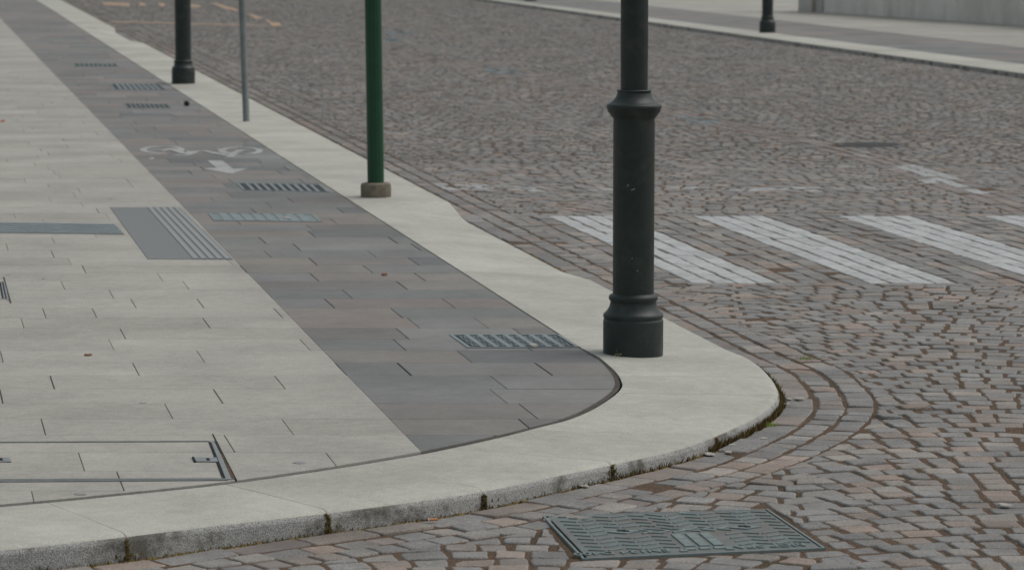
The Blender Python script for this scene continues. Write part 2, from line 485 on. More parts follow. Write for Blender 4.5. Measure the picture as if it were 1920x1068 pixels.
for k in range(k0, int((92 - yb) / r0)):
    Y0, Y1 = yb + k * r0, yb + (k + 1) * r0
    def row(mb, xa0, xa1, xb0, xb1, cuts, gap, limit):
        """slabs of one course between two slanted side lines; cuts are offsets from the lane seam"""
        cs = sorted(cuts)
        for i in range(len(cs) - 1):
            a, b = cs[i], cs[i + 1]
            P = [(xL(Y0) + a, Y0), (xL(Y0) + b, Y0), (xL(Y1) + b, Y1), (xL(Y1) + a, Y1)]
            if limit == 'L':
                n = (-(xL(Y1) - xL(Y0)), 0)
                P = clip(P, (xL(Y0), Y0), (-(Y1 - Y0), xL(Y1) - xL(Y0)))
            else:
                P = clip(P, (xL(Y0), Y0), ((Y1 - Y0), -(xL(Y1) - xL(Y0))))
                if P: P = clip(P, (xR(Y0), Y0), (-(Y1 - Y0), xR(Y1) - xR(Y0)))
            if not P: continue
            P = clip_hull(P, .010)
            if not P or abs(area(P)) < .002: continue
            P = ccw(P)
            g2 = R.uniform(.0004, .0011) if limit == 'L' or R.random() < .5 else .0028
            P = clip(P, (0, Y0 + g2), (0, 1))
            if P: P = clip(P, (0, Y1 - g2), (0, -1))
            sx = (xL(Y1) - xL(Y0)) / (Y1 - Y0); ge = gap * R.choice([.2, .35, .5, .8] if k not in kn else [.5, .7, 1.2])
            if P: P = clip(P, (xL(Y0) + a + ge, Y0), (1, -sx))
            if P: P = clip(P, (xL(Y0) + b - ge, Y0), (-1, sx))
            if not P or len(P) < 3: continue
            dz = R.uniform(-.0004, .0004)
            mb.prism(P, ZP - .015, ZP + dz, 0, .0015)
    # light
    left = -(.17 * Y1 + 4.5)
    if k in kn:
        base = sorted(kn[k]); cuts = list(base)
        c = base[0]
        while c > left - xL(Y0) - 1: c -= R.choice([.88, .9, .92, .7]); cuts.append(c)
        for a, b in zip(base, base[1:]):
            pass
        c = base[-1]
        while c < 0: c += R.choice([.88, .9]); cuts.append(c)
    else:
        c = R.uniform(0, .9); cuts = [c]
        while c > left - xL(Y0) - 1: c -= R.choice([.9, .9, .75, .9, .6]); cuts.append(c)
    row(pv, 0, 0, 0, 0, cuts, .0021 if Y0 < 17 else .0016, 'L')
    # dark
    if k in knd:
        base = sorted(knd[k]); cuts = [-.1] + base + [base[-1] + R.uniform(.7, .9), 2.2]
        if base[0] > .75: cuts.append(base[0] - .6)
    else:
        c = R.uniform(.15, .8); cuts = [-.1, c, c + R.uniform(.5, .8), 2.2]
    row(cl, 0, 0, 0, 0, cuts, .0022 if R.random() < .7 else .0035, 'D')
# mortar bed below both
big = clip_hull([(-60, 6), (60, 6), (60, 95), (-60, 95)], -.012)
pv.add([(x, y, ZP - .008) for x, y in ccw(big)], [list(range(len(big)))], 1)
pavement = tag(pv.build('pavement', [M['light_slab'], M['mortar']]), 'pale stone slab pavement left of the dark lane', None, None, 'structure')
lb = [(xL(92), 92), (xL(7), 7), (xR(7), 7), (xR(92), 92)]
lb = clip_hull(ccw(lb), -.012)
cl.add([(x, y, ZP - .0055) for x, y in ccw(lb)], [list(range(len(lb)))], 1)
lane = tag(cl.build('cycle_lane', [M['dark_slab'], M['mortar_dark']]), 'strip of dark grey stone slabs between pavement and kerb', None, None, 'structure')

# ------------------------------------------------------------------ setts
sand = MB()
sand.add([(-400, -60, -.0052), (400, -60, -.0052), (400, 900, -.0052), (-400, 900, -.0052)], [[0, 1, 2, 3]])
tag(sand.build('ground', M['sand']), 'brown sand bed showing in the joints of the setts', None, None, 'structure')

MBS = {'road': MB(), 'channel': MB()}
def mbs(k):
    if k not in MBS: MBS[k] = MB()
    return MBS[k]
stripe_u = [4.37 + .98 * i for i in range(7)]
vp = (-190, HY)
def lat(X, Yw):
    """lateral distance from the vertical plane of the street direction through the lens, measured along the picture plane"""
    return X - AX[0] / AX[1] * Yw
Yz0, Yz1 = Yof(530, 0), Yof(404.5, 0)
patches = [('blue_patch', [(905, 127), (960, 129), (985, 137), (925, 138)], .8), ('blue_patch.b', [(1280, 219), (1340, 221), (1350, 230), (1290, 232)], .8),
           ('blue_patch.c', [(725, 59), (775, 60), (775, 66), (725, 65)], .8), ('blue_patch.d', [(722, 72), (760, 72), (760, 79), (722, 79)], .8),
           ('lane_mark', [(1672, 306), (1705, 306), (1770, 328), (1866, 360), (1835, 363), (1740, 340)], .95),
           ('stop_line', [(775, 345), (902, 345), (905, 355), (790, 357)], .8), ('stop_line', [(902, 350), (1700, 352), (1700, 358), (905, 357)], .42),
           ('stop_line', [(1405, 351), (1465, 351), (1465, 359), (1405, 359)], .7)]
PW = [(n, [bp(x, y, 0) for x, y in p], pr) for n, p, pr in patches]
def paint_key(c, default):
    if Yz0 < c[1] < Yz1:
        l = lat(*c)
        for i, u in enumerate(stripe_u):
            if u < l < u + .49: return 'stripe%d' % i
    for n, p, pr in PW:
        if inside(c, p) and R.random() < pr: return n
    return default

def visible(c, m=1.3):
    return 8.3 < c[1] < 86 and -(.158 * c[1] + m) < c[0] < .158 * c[1] + m
def add_sett(poly, key='road', gap=.0055, paint=True, dz=0.0):
    poly = ccw(poly)
    if area(poly) < .0016: return
    c = centroid(poly)
    if not visible(c): return
    if paint: key = paint_key(c, key)
    mb = mbs(key)
    far = c[1]
    P = inset(poly, gap * R.uniform(.65, 1.4))
    if not P or area(P) < .0009: return
    c = centroid(P)
    z = dz + R.gauss(0, .0022)
    flat = key.startswith('stripe')
    if flat: z *= .6
    tx, ty = R.gauss(0, .018), R.gauss(0, .018)
    if far > 27:
        z0 = R.uniform(-.003, .003)
        Q = [(x + R.uniform(-.006, .006), y + R.uniform(-.006, .006)) for x, y in P]
        n = len(Q)
        T = [(c[0] + (x - c[0]) * .88, c[1] + (y - c[1]) * .88) for x, y in Q]
        vs = [(x, y, z - .02) for x, y in Q] + [(x, y, z + tx * (x - c[0]) + ty * (y - c[1])) for x, y in T]
        mb.add(vs, [[i, (i + 1) % n, n + (i + 1) % n, n + i] for i in range(n)] + [[n + i for i in range(n)]], 0, False)
        return
    n = len(P); jit = .0018 if flat else .005
    if flat: tx, ty = tx * .4, ty * .3
    Q = [(x + R.uniform(-jit, jit), y + R.uniform(-jit, jit)) for x, y in P]
    ringp = []
    for i in range(n):
        a, b, d = Q[i - 1], Q[i], Q[(i + 1) % n]
        la, ld = math.hypot(a[0] - b[0], a[1] - b[1]), math.hypot(d[0] - b[0], d[1] - b[1])
        ca, cd = min(.3, R.uniform(.004, .012) / max(la, 1e-4)), min(.3, R.uniform(.004, .012) / max(ld, 1e-4))
        ringp.append((b[0] + (a[0] - b[0]) * ca, b[1] + (a[1] - b[1]) * ca))
        ringp.append((b[0] + (d[0] - b[0]) * cd, b[1] + (d[1] - b[1]) * cd))
        if ld > .06:
            h = R.uniform(.35, .65); o = R.gauss(0, .0028)
            ringp.append((b[0] + (d[0] - b[0]) * h - (d[1] - b[1]) / ld * o, b[1] + (d[1] - b[1]) * h + (d[0] - b[0]) / ld * o))
    m = len(ringp)
    def zz(x, y): return z + tx * (x - c[0]) + ty * (y - c[1])
    def sh(p, d):
        l = math.hypot(p[0] - c[0], p[1] - c[1]); k = max(0, 1 - d / max(l, 1e-4)); return (c[0] + (p[0] - c[0]) * k, c[1] + (p[1] - c[1]) * k)
    r1 = ringp; e = R.uniform(.0025, .005); e2 = e + R.uniform(.003, .006)
    r2 = [sh(p, e) for p in ringp]; r3 = [sh(p, e2) for p in ringp]
    vs = [(x, y, z - .035) for x, y in r1] + [(x, y, zz(x, y) - .0050) for x, y in r1] + [(x, y, zz(x, y) - .0014) for x, y in r2] + [(x, y, zz(x, y)) for x, y in r3]
    fs = []
    for j in range(3):
        fs += [[j * m + i, j * m + (i + 1) % m, (j + 1) * m + (i + 1) % m, (j + 1) * m + i] for i in range(m)]
    fs.append([3 * m + i for i in range(m)])
    mb.add_m(vs, fs, [0] * len(fs), [True] * (3 * m) + [False])

# gutter courses that follow the kerb
def offset_pt(s, d):
    s = min(max(s, .06), SO[-1] - .06)
    a, b = ring_at(s - .05), ring_at(s + .05); ex, ey = b[2] - a[2], b[3] - a[3]; l = math.hypot(ex, ey)
    r = ring_at(s); return (r[2] - ey / l * d, r[3] + ex / l * d)
s_apex = SO[len(straight)]
s_bend = sj[1]
def course(d0, d1, lmin, lmax, key):
    s = .1
    while s < SO[-1] - .3:
        far = ring_at(s)[3] > 40
        l = R.uniform(lmin, lmax)
        if s > s_bend: l *= 1.0
        e0_, e1_ = R.uniform(.003, .008), R.uniform(.003, .008)
        P = [offset_pt(s, d0 + e0_), offset_pt(s + l, d0 + e0_), offset_pt(s + l, d1 - e1_), offset_pt(s, d1 - e1_)]
        k = key
        if R.random() < .13: k = 'channel'
        add_sett(P, k, .0042, paint=False if d1 < .3 else True)
        s += l
course(.012, .152, .17, .30, 'road'); course(.152, .276, .10, .15, 'road'); course(.276, .400, .10, .15, 'road')
GUT = .400

# polyline nearest (for clipping the field at the gutter)
SEG = []
for i in range(0, len(OUT) - 1):
    SEG.append((OUT[i], OUT[i + 1]))
def gutter_clip(poly):
    c = centroid(poly)
    if c[1] > Y_A + 1.0:
        # straight part
        n = NX; p = (xK(c[1]) + NX[0] * GUT, c[1] + NX[1] * GUT)
        if (c[0] - p[0]) * n[0] + (c[1] - p[1]) * n[1] > .3: return poly
        if (c[0] - p[0]) * n[0] + (c[1] - p[1]) * n[1] < -.3: return []
        return clip(poly, p, n)
    best, bi = 1e9, None
    for i in range(len(straight) - 14, len(SEG)):
        a, b = SEG[i]; ex, ey = b[0] - a[0], b[1] - a[1]; l2 = ex * ex + ey * ey
        if l2 < 1e-10: continue
        t = min(1, max(0, ((c[0] - a[0]) * ex + (c[1] - a[1]) * ey) / l2))
        d = math.hypot(c[0] - a[0] - ex * t, c[1] - a[1] - ey * t)
        if d < best: best, bi = d, (a, b, ex, ey, math.sqrt(l2), t)
    a, b, ex, ey, l, t = bi
    nx, ny = -ey / l, ex / l
    q = (a[0] + ex * t, a[1] + ey * t)
    side = (c[0] - q[0]) * nx + (c[1] - q[1]) * ny
    if side < 0: return []
    if best > GUT + .3: return poly
    return clip(poly, (q[0] + nx * GUT, q[1] + ny * GUT), (nx, ny))

fkA, fkB = bp(1920, 147, 0), bp(926, 6, 0)              # foot of the far kerb
FK = line_fn(fkA, fkB)
fdx, fdy = fkB[0] - fkA[0], fkB[1] - fkA[1]; fl = math.hypot(fdx, fdy); FN = (-fdy / fl, fdx / fl)
if FN[0] > 0: FN = (-FN[0], -FN[1])
def far_clip(poly):
    return clip(poly, (fkA[0] + FN[0] * .02, fkA[1] + FN[1] * .02), FN)

# manhole outlines on the road
MH = ccw([bp(1017, 968), bp(1092, 1048), bp(1548, 1028), bp(1440, 955)])
rc = bp(1632, 272); RCOV = [(rc[0] + .34 * math.cos(a * math.pi / 6), rc[1] + .34 * math.sin(a * math.pi / 6)) for a in range(12)]

# crossing: straight courses along the street
slope = AX[0] / AX[1]
ZR = 12.5
lat0 = 4.37 - .1225 * 2
quad = ccw([(lat0 + slope * Yz0, Yz0), (lat0 + ZR + slope * Yz0, Yz0), (lat0 + ZR + slope * Yz1, Yz1), (lat0 + slope * Yz1, Yz1)])
for i in range(int(ZR / .1225)):
    l0, l1 = lat0 + .1225 * i, lat0 + .1225 * (i + 1)
    y = Yz0
    while y < Yz1 - .02:
        st_ = any(u - .02 < (l0 + l1) / 2 < u + .49 for u in stripe_u)
        d = R.uniform(.13, .3) if st_ else R.uniform(.11, .24); y1 = min(y + d, Yz1)
        if Yz1 - y1 < .07: y1 = Yz1
        w = R.uniform(-.0045, .0045) if st_ else R.uniform(-.007, .007)
        sg = R.uniform(.0035, .006) if st_ else R.uniform(.003, .006)
        P = [(l0 + slope * y + w + sg, y), (l1 + slope * y + w - sg, y), (l1 + slope * y1 + w - sg, y1), (l0 + slope * y1 + w + sg, y1)]
        P = far_clip(P)
        if P: add_sett(P, 'road', .0013 if st_ else .0032)
        y = y1
# border courses at both ends of the crossing
for ya, yb2 in ((Yz0 - .135, Yz0), (Yz1, Yz1 + .135)):
    x = lat0
    while x < lat0 + ZR:
        d = R.uniform(.12, .26)
        P = [(x + slope * ya, ya), (x + d + slope * ya, ya), (x + d + slope * yb2, yb2), (x + slope * yb2, yb2)]
        P = far_clip(P)
        if P: add_sett(P, 'road', .005)
        x += d
CROSS = ccw([(lat0 + slope * (Yz0 - .135), Yz0 - .135), (lat0 + ZR + slope * (Yz0 - .135), Yz0 - .135), (lat0 + ZR + slope * (Yz1 + .135), Yz1 + .135), (lat0 + slope * (Yz1 + .135), Yz1 + .135)])

# reddish drainage channel wandering down the road
chan = [bp(*p) for p in ((560, 60), (700, 92), (830, 117), (960, 138), (1100, 165), (1250, 205), (1400, 243), (1560, 276), (1690, 313), (1790, 345), (1935, 394), (2120, 460))]
chan = catmull(chan, 4)
CHW = .19
SC = arclen(chan)
def chan_at(s, d):
    for i in range(len(SC) - 1):
        if SC[i + 1] >= s or i == len(SC) - 2:
            a, b = chan[i], chan[i + 1]; l = SC[i + 1] - SC[i]; t = (s - SC[i]) / l
            ex, ey = (b[0] - a[0]) / l, (b[1] - a[1]) / l
            return (a[0] + (b[0] - a[0]) * t - ey * d, a[1] + (b[1] - a[1]) * t + ex * d)
def chan_clip(poly):
    c = centroid(poly)
    if c[1] < Yz1 or c[1] > chan[0][1]: return poly
    best, bi = 1e9, None
    for i in range(len(chan) - 1):
        a, b = chan[i], chan[i + 1]
        if c[1] > a[1] + .6 or c[1] < b[1] - .6: continue
        ex, ey = b[0] - a[0], b[1] - a[1]; l2 = ex * ex + ey * ey
        t = min(1, max(0, ((c[0] - a[0]) * ex + (c[1] - a[1]) * ey) / l2))
        d = math.hypot(c[0] - a[0] - ex * t, c[1] - a[1] - ey * t)
        if d < best: best, bi = d, (a[0] + ex * t, a[1] + ey * t, -ey / math.sqrt(l2), ex / math.sqrt(l2))
    if bi is None or best > CHW + .3: return poly
    qx, qy, nx, ny = bi
    s_ = 1 if (c[0] - qx) * nx + (c[1] - qy) * ny > 0 else -1
    return clip(poly, (qx + nx * s_ * CHW, qy + ny * s_ * CHW), (nx * s_, ny * s_))
for d0 in (-.19, -.0633, .0633):
    s = 0
    while s < SC[-1] - .3:
        l = R.uniform(.12, .22)
        P = [chan_at(s, d0), chan_at(s + l, d0), chan_at(s + l, d0 + .1266), chan_at(s, d0 + .1266)]
        if centroid(P)[1] > Yz1 - .1:
            P = convex_cut(ccw(P), RCOV, .01)
            if P: P = convex_cut(ccw(P), CROSS, 0)
            if P: add_sett(P, 'channel' if R.random() < .75 else 'road', .005, dz=-.001)
        s += l

# segmental arches
def arches(W, p, ang, u_c, v0, v1, u0, u1, test, frame=None):
    tow = frame or uv2w
    th = math.radians(ang); Rr = W / 2 / math.sin(th)
    b0, b1 = math.floor((u0 - u_c) / W), math.ceil((u1 - u_c) / W)
    k = int((v0 - Rr) / p)
    while k * p + Rr * math.cos(th) < v1:
        sk = [R.uniform(.01, .045) * (1 if (k + b) % 2 else -1) / Rr for b in range(b0, b1 + 2)]
        for b in range(b0, b1 + 1):
            uc = u_c + b * W; vb = k * p
            ta, tb = -th + sk[b - b0], th + sk[b - b0 + 1]
            nst = max(5, round((tb - ta) * Rr / R.uniform(.122, .146)))
            ts = [ta + (tb - ta) * i / nst for i in range(nst + 1)]
            for i in range(1, nst): ts[i] += R.uniform(-.15, .15) * (tb - ta) / nst
            def pt(i, kk):
                t = ts[i]
                if kk == 1: return (uc + Rr * math.sin(t), vb + p + Rr * math.cos(t))
                if i in (0, nst): return (uc + Rr * math.sin(t), vb + Rr * math.cos(t))
                o = (uc + Rr * math.sin(t), vb + p + Rr * math.cos(t)); q = p * math.cos(t)
                return (o[0] - q * math.sin(t), o[1] - q * math.cos(t))
            for i in range(nst):
                P = [pt(i, 0), pt(i + 1, 0), pt(i + 1, 1), pt(i, 1)]
                ga, gb = R.uniform(.0, .06), R.uniform(.0, .06)      # wider sandy gaps between neighbours in a course
                P = [(P[0][0] + (P[1][0] - P[0][0]) * ga, P[0][1] + (P[1][1] - P[0][1]) * ga), (P[1][0] + (P[0][0] - P[1][0]) * gb, P[1][1] + (P[0][1] - P[1][1]) * gb),
                     (P[2][0] + (P[3][0] - P[2][0]) * gb, P[2][1] + (P[3][1] - P[2][1]) * gb), (P[3][0] + (P[2][0] - P[3][0]) * ga, P[3][1] + (P[2][1] - P[3][1]) * ga)]
                P = [tow(*q) for q in P]
                c = centroid(P)
                if not visible(c): continue
                if not test(c): continue
                P = ccw(P)
                P = gutter_clip(P)
                if P: P = far_clip(P)
                if P: P = convex_cut(ccw(P), CROSS, .0)
                if P and c[1] < 12.5: P = convex_cut(ccw(P), MH, .022)
                if P and 26 < c[1] < 34: P = convex_cut(ccw(P), RCOV, .0)
                if P: P = chan_clip(P)
                if P and len(P) >= 3: add_sett(P, 'road', .0058)
        k += 1
RA = math.radians(2.0)
arches(1.75, .120, 27, 1.45, 5, 20, -8, 8, lambda c: c[1] < Yz0, lambda u, v: (u * math.cos(RA) + v * math.sin(RA), -u * math.sin(RA) + v * math.cos(RA)))
arches(1.75, .116, 28, 1.6, -8, 75, -1, 22, lambda c: c[1] > Yz1)

tag(MBS['road'].build('road', M['sett']), 'roadway of grey porphyry setts laid in arches', None, None, 'structure')
tag(MBS['channel'].build('road_channel', M['sett_red']), 'reddish setts of the channel and gutter courses', None, None, 'structure')
names = {0: 'white crossing stripe nearest the kerb, passing behind the lamp post', 1: 'white crossing stripe second from the kerb, just right of the lamp post',
         2: 'white crossing stripe third from the kerb, cut by the right edge', 3: 'white crossing stripe farthest from the kerb, only its tip at the right edge'}
for k, mb in list(MBS.items()):
    if k.startswith('stripe'):
        i = int(k[6:])
        if i > 3:
            # beyond the frame: more stripes across the street
            tag(mb.build('crossing_stripe', M['white_paint']), 'white crossing stripe farther across the street beyond the right edge', 'road marking', 'white stripes of the pedestrian crossing')
        else:
            tag(mb.build('crossing_stripe', M['white_paint']), names[i], 'road marking', 'white stripes of the pedestrian crossing')
if 'stop_line' in MBS: tag(MBS['stop_line'].build('stop_line', M['worn_paint']), 'worn thin white line across the setts beyond the crossing', 'road marking')
if 'lane_mark' in MBS: tag(MBS['lane_mark'].build('lane_line', M['worn_paint']), 'worn white slanting line on the reddish channel right of the lamp post', 'road marking')
for k, t in (('blue_patch', 'faded blue paint patch on the channel left of the lamp post'), ('blue_patch.b', 'faded blue paint patch on the channel right of the lamp post'),
             ('blue_patch.c', 'farther of two faded blue dashes right of the green pole'), ('blue_patch.d', 'nearer of two faded blue dashes right of the green pole')):
    if k in MBS: tag(MBS[k].build('paint_patch', M['blue_paint']), t, 'road marking', 'faded blue paint on the road')

# ------------------------------------------------------------------ flat painted things given by quads
def quad_w(pts, z): return ccw([bp(x, y, z) for x, y in pts])
def dash(name, pts, z, mat, label, group):
    mb = MB(); mb.prism(quad_w(pts, z), z - .004, z, 0)
    return tag(mb.build(name, mat), label, 'road marking', group)
og = 'orange paint marks on the far setts'
for pts, lab in (([(190, 4), (245, 6), (243, 12), (196, 10)], 'long orange dash at the top edge left of the distant lamp post'),
                 ([(261, 5), (273, 6), (272, 11), (262, 11)], 'short orange dash, first right of the long dash'),
                 ([(296, 6), (309, 7), (308, 13), (299, 12)], 'short orange dash just left of the distant lamp post'),
                 ([(356, 8), (372, 10), (378, 15), (358, 14)], 'orange dash just right of the distant lamp post'),
                 ([(205, 39.5), (330, 43), (460, 46), (500, 47), (500, 48.6), (330, 45), (212, 42)], 'thin orange line crossing behind the distant lamp post'),
                 ([(392, 5), (410, 7), (425, 12), (445, 17), (445, 21), (420, 16)], 'slanting orange dash left of the grey sign pole'),
                 ([(464, 26), (478, 28), (492, 35), (480, 36)], 'slanting orange dash right of the grey sign pole'),
                 ([(494, 36), (503, 37), (512, 42), (503, 42)], 'small faint orange dash between two brighter ones'),
                 ([(504, 42), (523, 42.5), (529, 49), (510, 49.5)], 'bright orange dash at the tip of the slanting row')):
    dash('orange_dash', pts, .006, M['orange_paint'], lab, og)

# bicycle symbol and arrow on the lane
def zq(x, y): return (200 + x / 4.174, 240 + y / 4.174)
def zoomw(x, y): return bp(*zq(x, y), ZP)
sy = MB()
def stroke(pts, w=.05, z=ZP + .003):
    P = [zoomw(*p) for p in pts]
    for a, b in zip(P, P[1:]):
        l = math.hypot(b[0] - a[0], b[1] - a[1])
        if l < 1e-5: continue
        ex, ey = (b[0] - a[0]) / l, (b[1] - a[1]) / l; nx, ny = -ey * w / 2, ex * w / 2
        e = .3 * w
        Z = z + .00004 * (len(sy.f) // 5)
        sy.prism(ccw([(a[0] - ex * e + nx, a[1] - ey * e + ny), (a[0] - ex * e - nx, a[1] - ey * e - ny), (b[0] + ex * e - nx, b[1] + ey * e - ny), (b[0] + ex * e + nx, b[1] + ey * e + ny)]), ZP - .002, Z)
def ell(cx, cy, rx, ry, a0, a1, n=22): return [(cx + rx * math.cos(math.radians(a0 + (a1 - a0) * i / n)), cy + ry * math.sin(math.radians(a0 + (a1 - a0) * i / n))) for i in range(n + 1)]
stroke(ell(435, 172, 150, 27, 75, 385), .055)
stroke(ell(1045, 181, 152, 27, -250, 75), .055)
stroke([(420, 180), (505, 165), (600, 200), (640, 205)], .06); stroke([(540, 218), (640, 212), (700, 186), (765, 182), (870, 205), (960, 222)], .055)
stroke([(610, 185), (700, 192)], .05); stroke([(640, 205), (665, 190)], .06)
stroke([(965, 232), (1000, 196), (1050, 176)], .06); stroke([(885, 168), (925, 195), (985, 205)], .05); stroke([(860, 205), (930, 206)], .06)
tag(sy.build('bicycle_symbol', M['sym_paint']), 'white bicycle symbol painted on the dark lane', 'road marking')
ar = MB()
ar.prism(ccw([zoomw(*p) for p in [(785, 256), (905, 258), (960, 300), (990, 321), (1100, 316), (975, 360), (745, 318), (860, 313)]]), ZP - .002, ZP + .003)
tag(ar.build('arrow_symbol', M['sym_paint']), 'white arrow painted below the bicycle symbol', 'road marking')

# ------------------------------------------------------------------ quad-mapped plates: drains, tactile paving, covers
class Plate:
    """bilinear frame over four ground points: far-left, far-right, near-right, near-left"""
    def __init__(s, pts, z):
        s.q = [bp(x, y, z) for x, y in pts]; s.z = z
        a, b, c, d = s.q
        s.w = math.hypot(b[0] - a[0], b[1] - a[1]); s.h = math.hypot(d[0] - a[0], d[1] - a[1])
    def p(s, u, v):
        a, b, c, d = s.q
        return tuple((a[i] * (1 - u) + b[i] * u) * (1 - v) + (d[i] * (1 - u) + c[i] * u) * v for i in (0, 1))
    def rect(s, mb, u0, u1, v0, v1, z0, z1, mi=0, ch=0):
        mb.prism(ccw([s.p(u0, v0), s.p(u1, v0), s.p(u1, v1), s.p(u0, v1)]), s.z + z0, s.z + z1, mi, ch)
    def poly(s, mb, pts, z0, z1, mi=0):
        mb.prism(ccw([s.p(*q) for q in pts]), s.z + z0, s.z + z1, mi)
    def bar(s, mb, u0, v0, u1, v1, t, z0, z1, mi=0):
        a, b = s.p(u0, v0), s.p(u1, v1); l = math.hypot(b[0] - a[0], b[1] - a[1]); ex, ey = (b[0] - a[0]) / l, (b[1] - a[1]) / l
        nx, ny = -ey * t / 2, ex * t / 2
        mb.prism(ccw([(a[0] + nx, a[1] + ny), (a[0] - nx, a[1] - ny), (b[0] - nx, b[1] - ny), (b[0] + nx, b[1] + ny)]), s.z + z0, s.z + z1, mi, min(.0012, t * .2))

DG = 'drain gratings in the dark lane'
def grate(pts, label, nb, bar_mat, back_mat, fill=.45, studs=False, rim=.05):
    pl = Plate(pts, ZP)
    o = pl.p(.5, .5); root = empty('drain_grate', (o[0], o[1], ZP))
    def bld(mb, n, m):
        mb.v = [(x - o[0], y - o[1], z - ZP) for x, y, z in mb.v]; return mb.build(n, m, root)
    f = MB(); rv = rim * pl.w / pl.h; rv = min(rv, .14)
    pl.rect(f, 0, 1, 0, rv, -.004, .0045, 0, .001); pl.rect(f, 0, 1, 1 - rv, 1, -.004, .0045, 0, .001)
    pl.rect(f, 0, rim, rv, 1 - rv, -.004, .0045, 0, .001); pl.rect(f, 1 - rim, 1, rv, 1 - rv, -.004, .0045, 0, .001)
    bld(f, 'frame', bar_mat)
    r = MB(); pl.rect(r, rim, 1 - rim, rv, 1 - rv, -.004, .0014); bld(r, 'recess', back_mat)  # sheet laid over the slabs, coloured as the shade between the bars
    g = MB(); st = (1 - 2 * rim) / nb
    for i in range(nb):
        if studs:
            if i: pl.rect(g, rim + i * st - st * .2, rim + i * st + st * .2, rv, 1 - rv, .0005, .0046)
            for j in range(3):
                v0 = rv + (1 - 2 * rv) * (j + .28) / 3; v1 = rv + (1 - 2 * rv) * (j + .72) / 3
                for kx in (.36, .66):
                    pl.rect(g, rim + i * st + st * (kx - .07), rim + i * st + st * (kx + .07), v0, v1, .0005, .004)
                if j: pl.rect(g, rim + i * st + st * .17, rim + i * st + st * .83, rv + (1 - 2 * rv) * j / 3 - .02, rv + (1 - 2 * rv) * j / 3 + .02, .0005, .0036)
        else:
            if i: pl.rect(g, rim + i * st - st * fill / 2, rim + i * st + st * fill / 2, rv, 1 - rv, .0005, .0042)
    bld(g, 'grid', bar_mat)
    return tag(root, label, 'drain grate', DG)
grate([(842, 628), (1050, 628), (1088, 651.5), (876, 652.5)], 'cast drain grate with rows of studs beside the corner lamp post', 8, M['grate_blue'], M['grate_shade'], studs=True, rim=.035)
grate([(389, 400), (588, 402.5), (605, 416.5), (401, 414)], 'blue-grey drain grate level with the tactile slab', 9, M['grate_blue'], M['iron'], fill=.72, rim=.03)
grate([(443, 344), (602, 347), (618, 360.5), (456, 357)], 'dark barred drain grate just below the bicycle arrow', 10, M['grate_blue'], M['grate_shade'], fill=.4, rim=.03)
grate([(232, 195), (315, 196), (322, 203), (238, 202.5)], 'dark drain grate beside the small black ball', 9, M['iron'], M['grate_shade'], fill=.3, rim=.03)
grate([(206, 158), (300, 160), (314, 168.5), (214, 168)], 'pale barred drain grate beside the distant lamp post', 9, M['grate_blue'], M['grate_shade'], fill=.5, rim=.03)
grate([(137, 120), (219, 120.5), (223, 125), (140, 124.5)], 'farthest drain grate, a thin dark bar in the lane', 9, M['iron'], M['grate_shade'], fill=.3, rim=.03)

# tactile paving
tp = Plate([(206, 389), (337, 389.5), (438, 487), (277, 486)], ZP)
t1 = MB(); tp.rect(t1, 0, 1, 0, 1, -.004, .003, 0, .001)
t2 = MB()
for i in range(5):
    u = .52 + .47 * i / 5
    tp.rect(t2, u + .012, u + .075, .004, .996, .001, .0075, 0, .0018)
tb = t1.build('tactile_slab', M['tactile'])
t2.build('ridges', M['tactile_ridge'], tb)
tag(tb, 'grey tactile slab with five raised ridges beside the dark lane', 'tactile paving')
gp = Plate([(-260, 414), (216, 420), (236, 440), (-260, 434)], ZP)
t3 = MB(); gp.rect(t3, 0, .995, 0, 1, -.004, .003, 0, .001)
t4 = MB()
for i in range(5): gp.rect(t4, 0, .993, .06 + .19 * i, .17 + .19 * i, .001, .007, 0, .0015)
tb = t3.build('guide_strip', M['tactile'])
t4.build('ridges', M['grate_blue'], tb)
tag(tb, 'narrow grey ribbed guide strip running left from the tactile slab', 'tactile paving')

# slab-filled access cover, front left
def rectq(mb, pts, z1, mi=0, z0=-.004): mb.prism(quad_w(pts, ZP), ZP + z0, ZP + z1, mi)
ac = empty('access_cover', (*bp(200, 864, ZP), ZP)); off = ac.location
def bld(mb, n, m, par):
    mb.v = [(x - off[0], y - off[1], z - off[2]) for x, y, z in mb.v]; return mb.build(n, m, par)
M['frame_steel'] = plain_mat('dull_frame_steel', (.12, .13, .128), rough=.6, var=.25, scale=20)
f = MB()
rectq(f, [(-300, 829.5), (392, 826.2), (393, 828.2), (-300, 831.6)], .0022)
bld(f, 'frame', M['frame_steel'], ac); f = MB()
rectq(f, [(-300, 899.5), (424, 896.5), (428, 900.6), (-300, 906.5)], .0022)
bld(f, 'frame', M['frame_steel'], ac)
f = MB(); rectq(f, [(395, 827), (402, 827), (438, 899), (424, 899)], .0030)
bld(f, 'end_bar', M['steel'], ac)
f = MB()
rectq(f, [(391, 829), (395, 829), (423, 897.5), (417, 897.5)], .0018); rectq(f, [(401.6, 827.5), (403.2, 827.5), (416, 851), (413, 851)], .0038)
rectq(f, [(398, 814), (399.6, 814), (444, 899.5), (441.5, 899.5)], .0034)
bld(f, 'frame_gap', M['hole'], ac)
f = MB(); rectq(f, [(403.6, 829), (408, 829), (441, 898), (434, 898)], .0032); bld(f, 'sand_joint', M['sand'], ac)
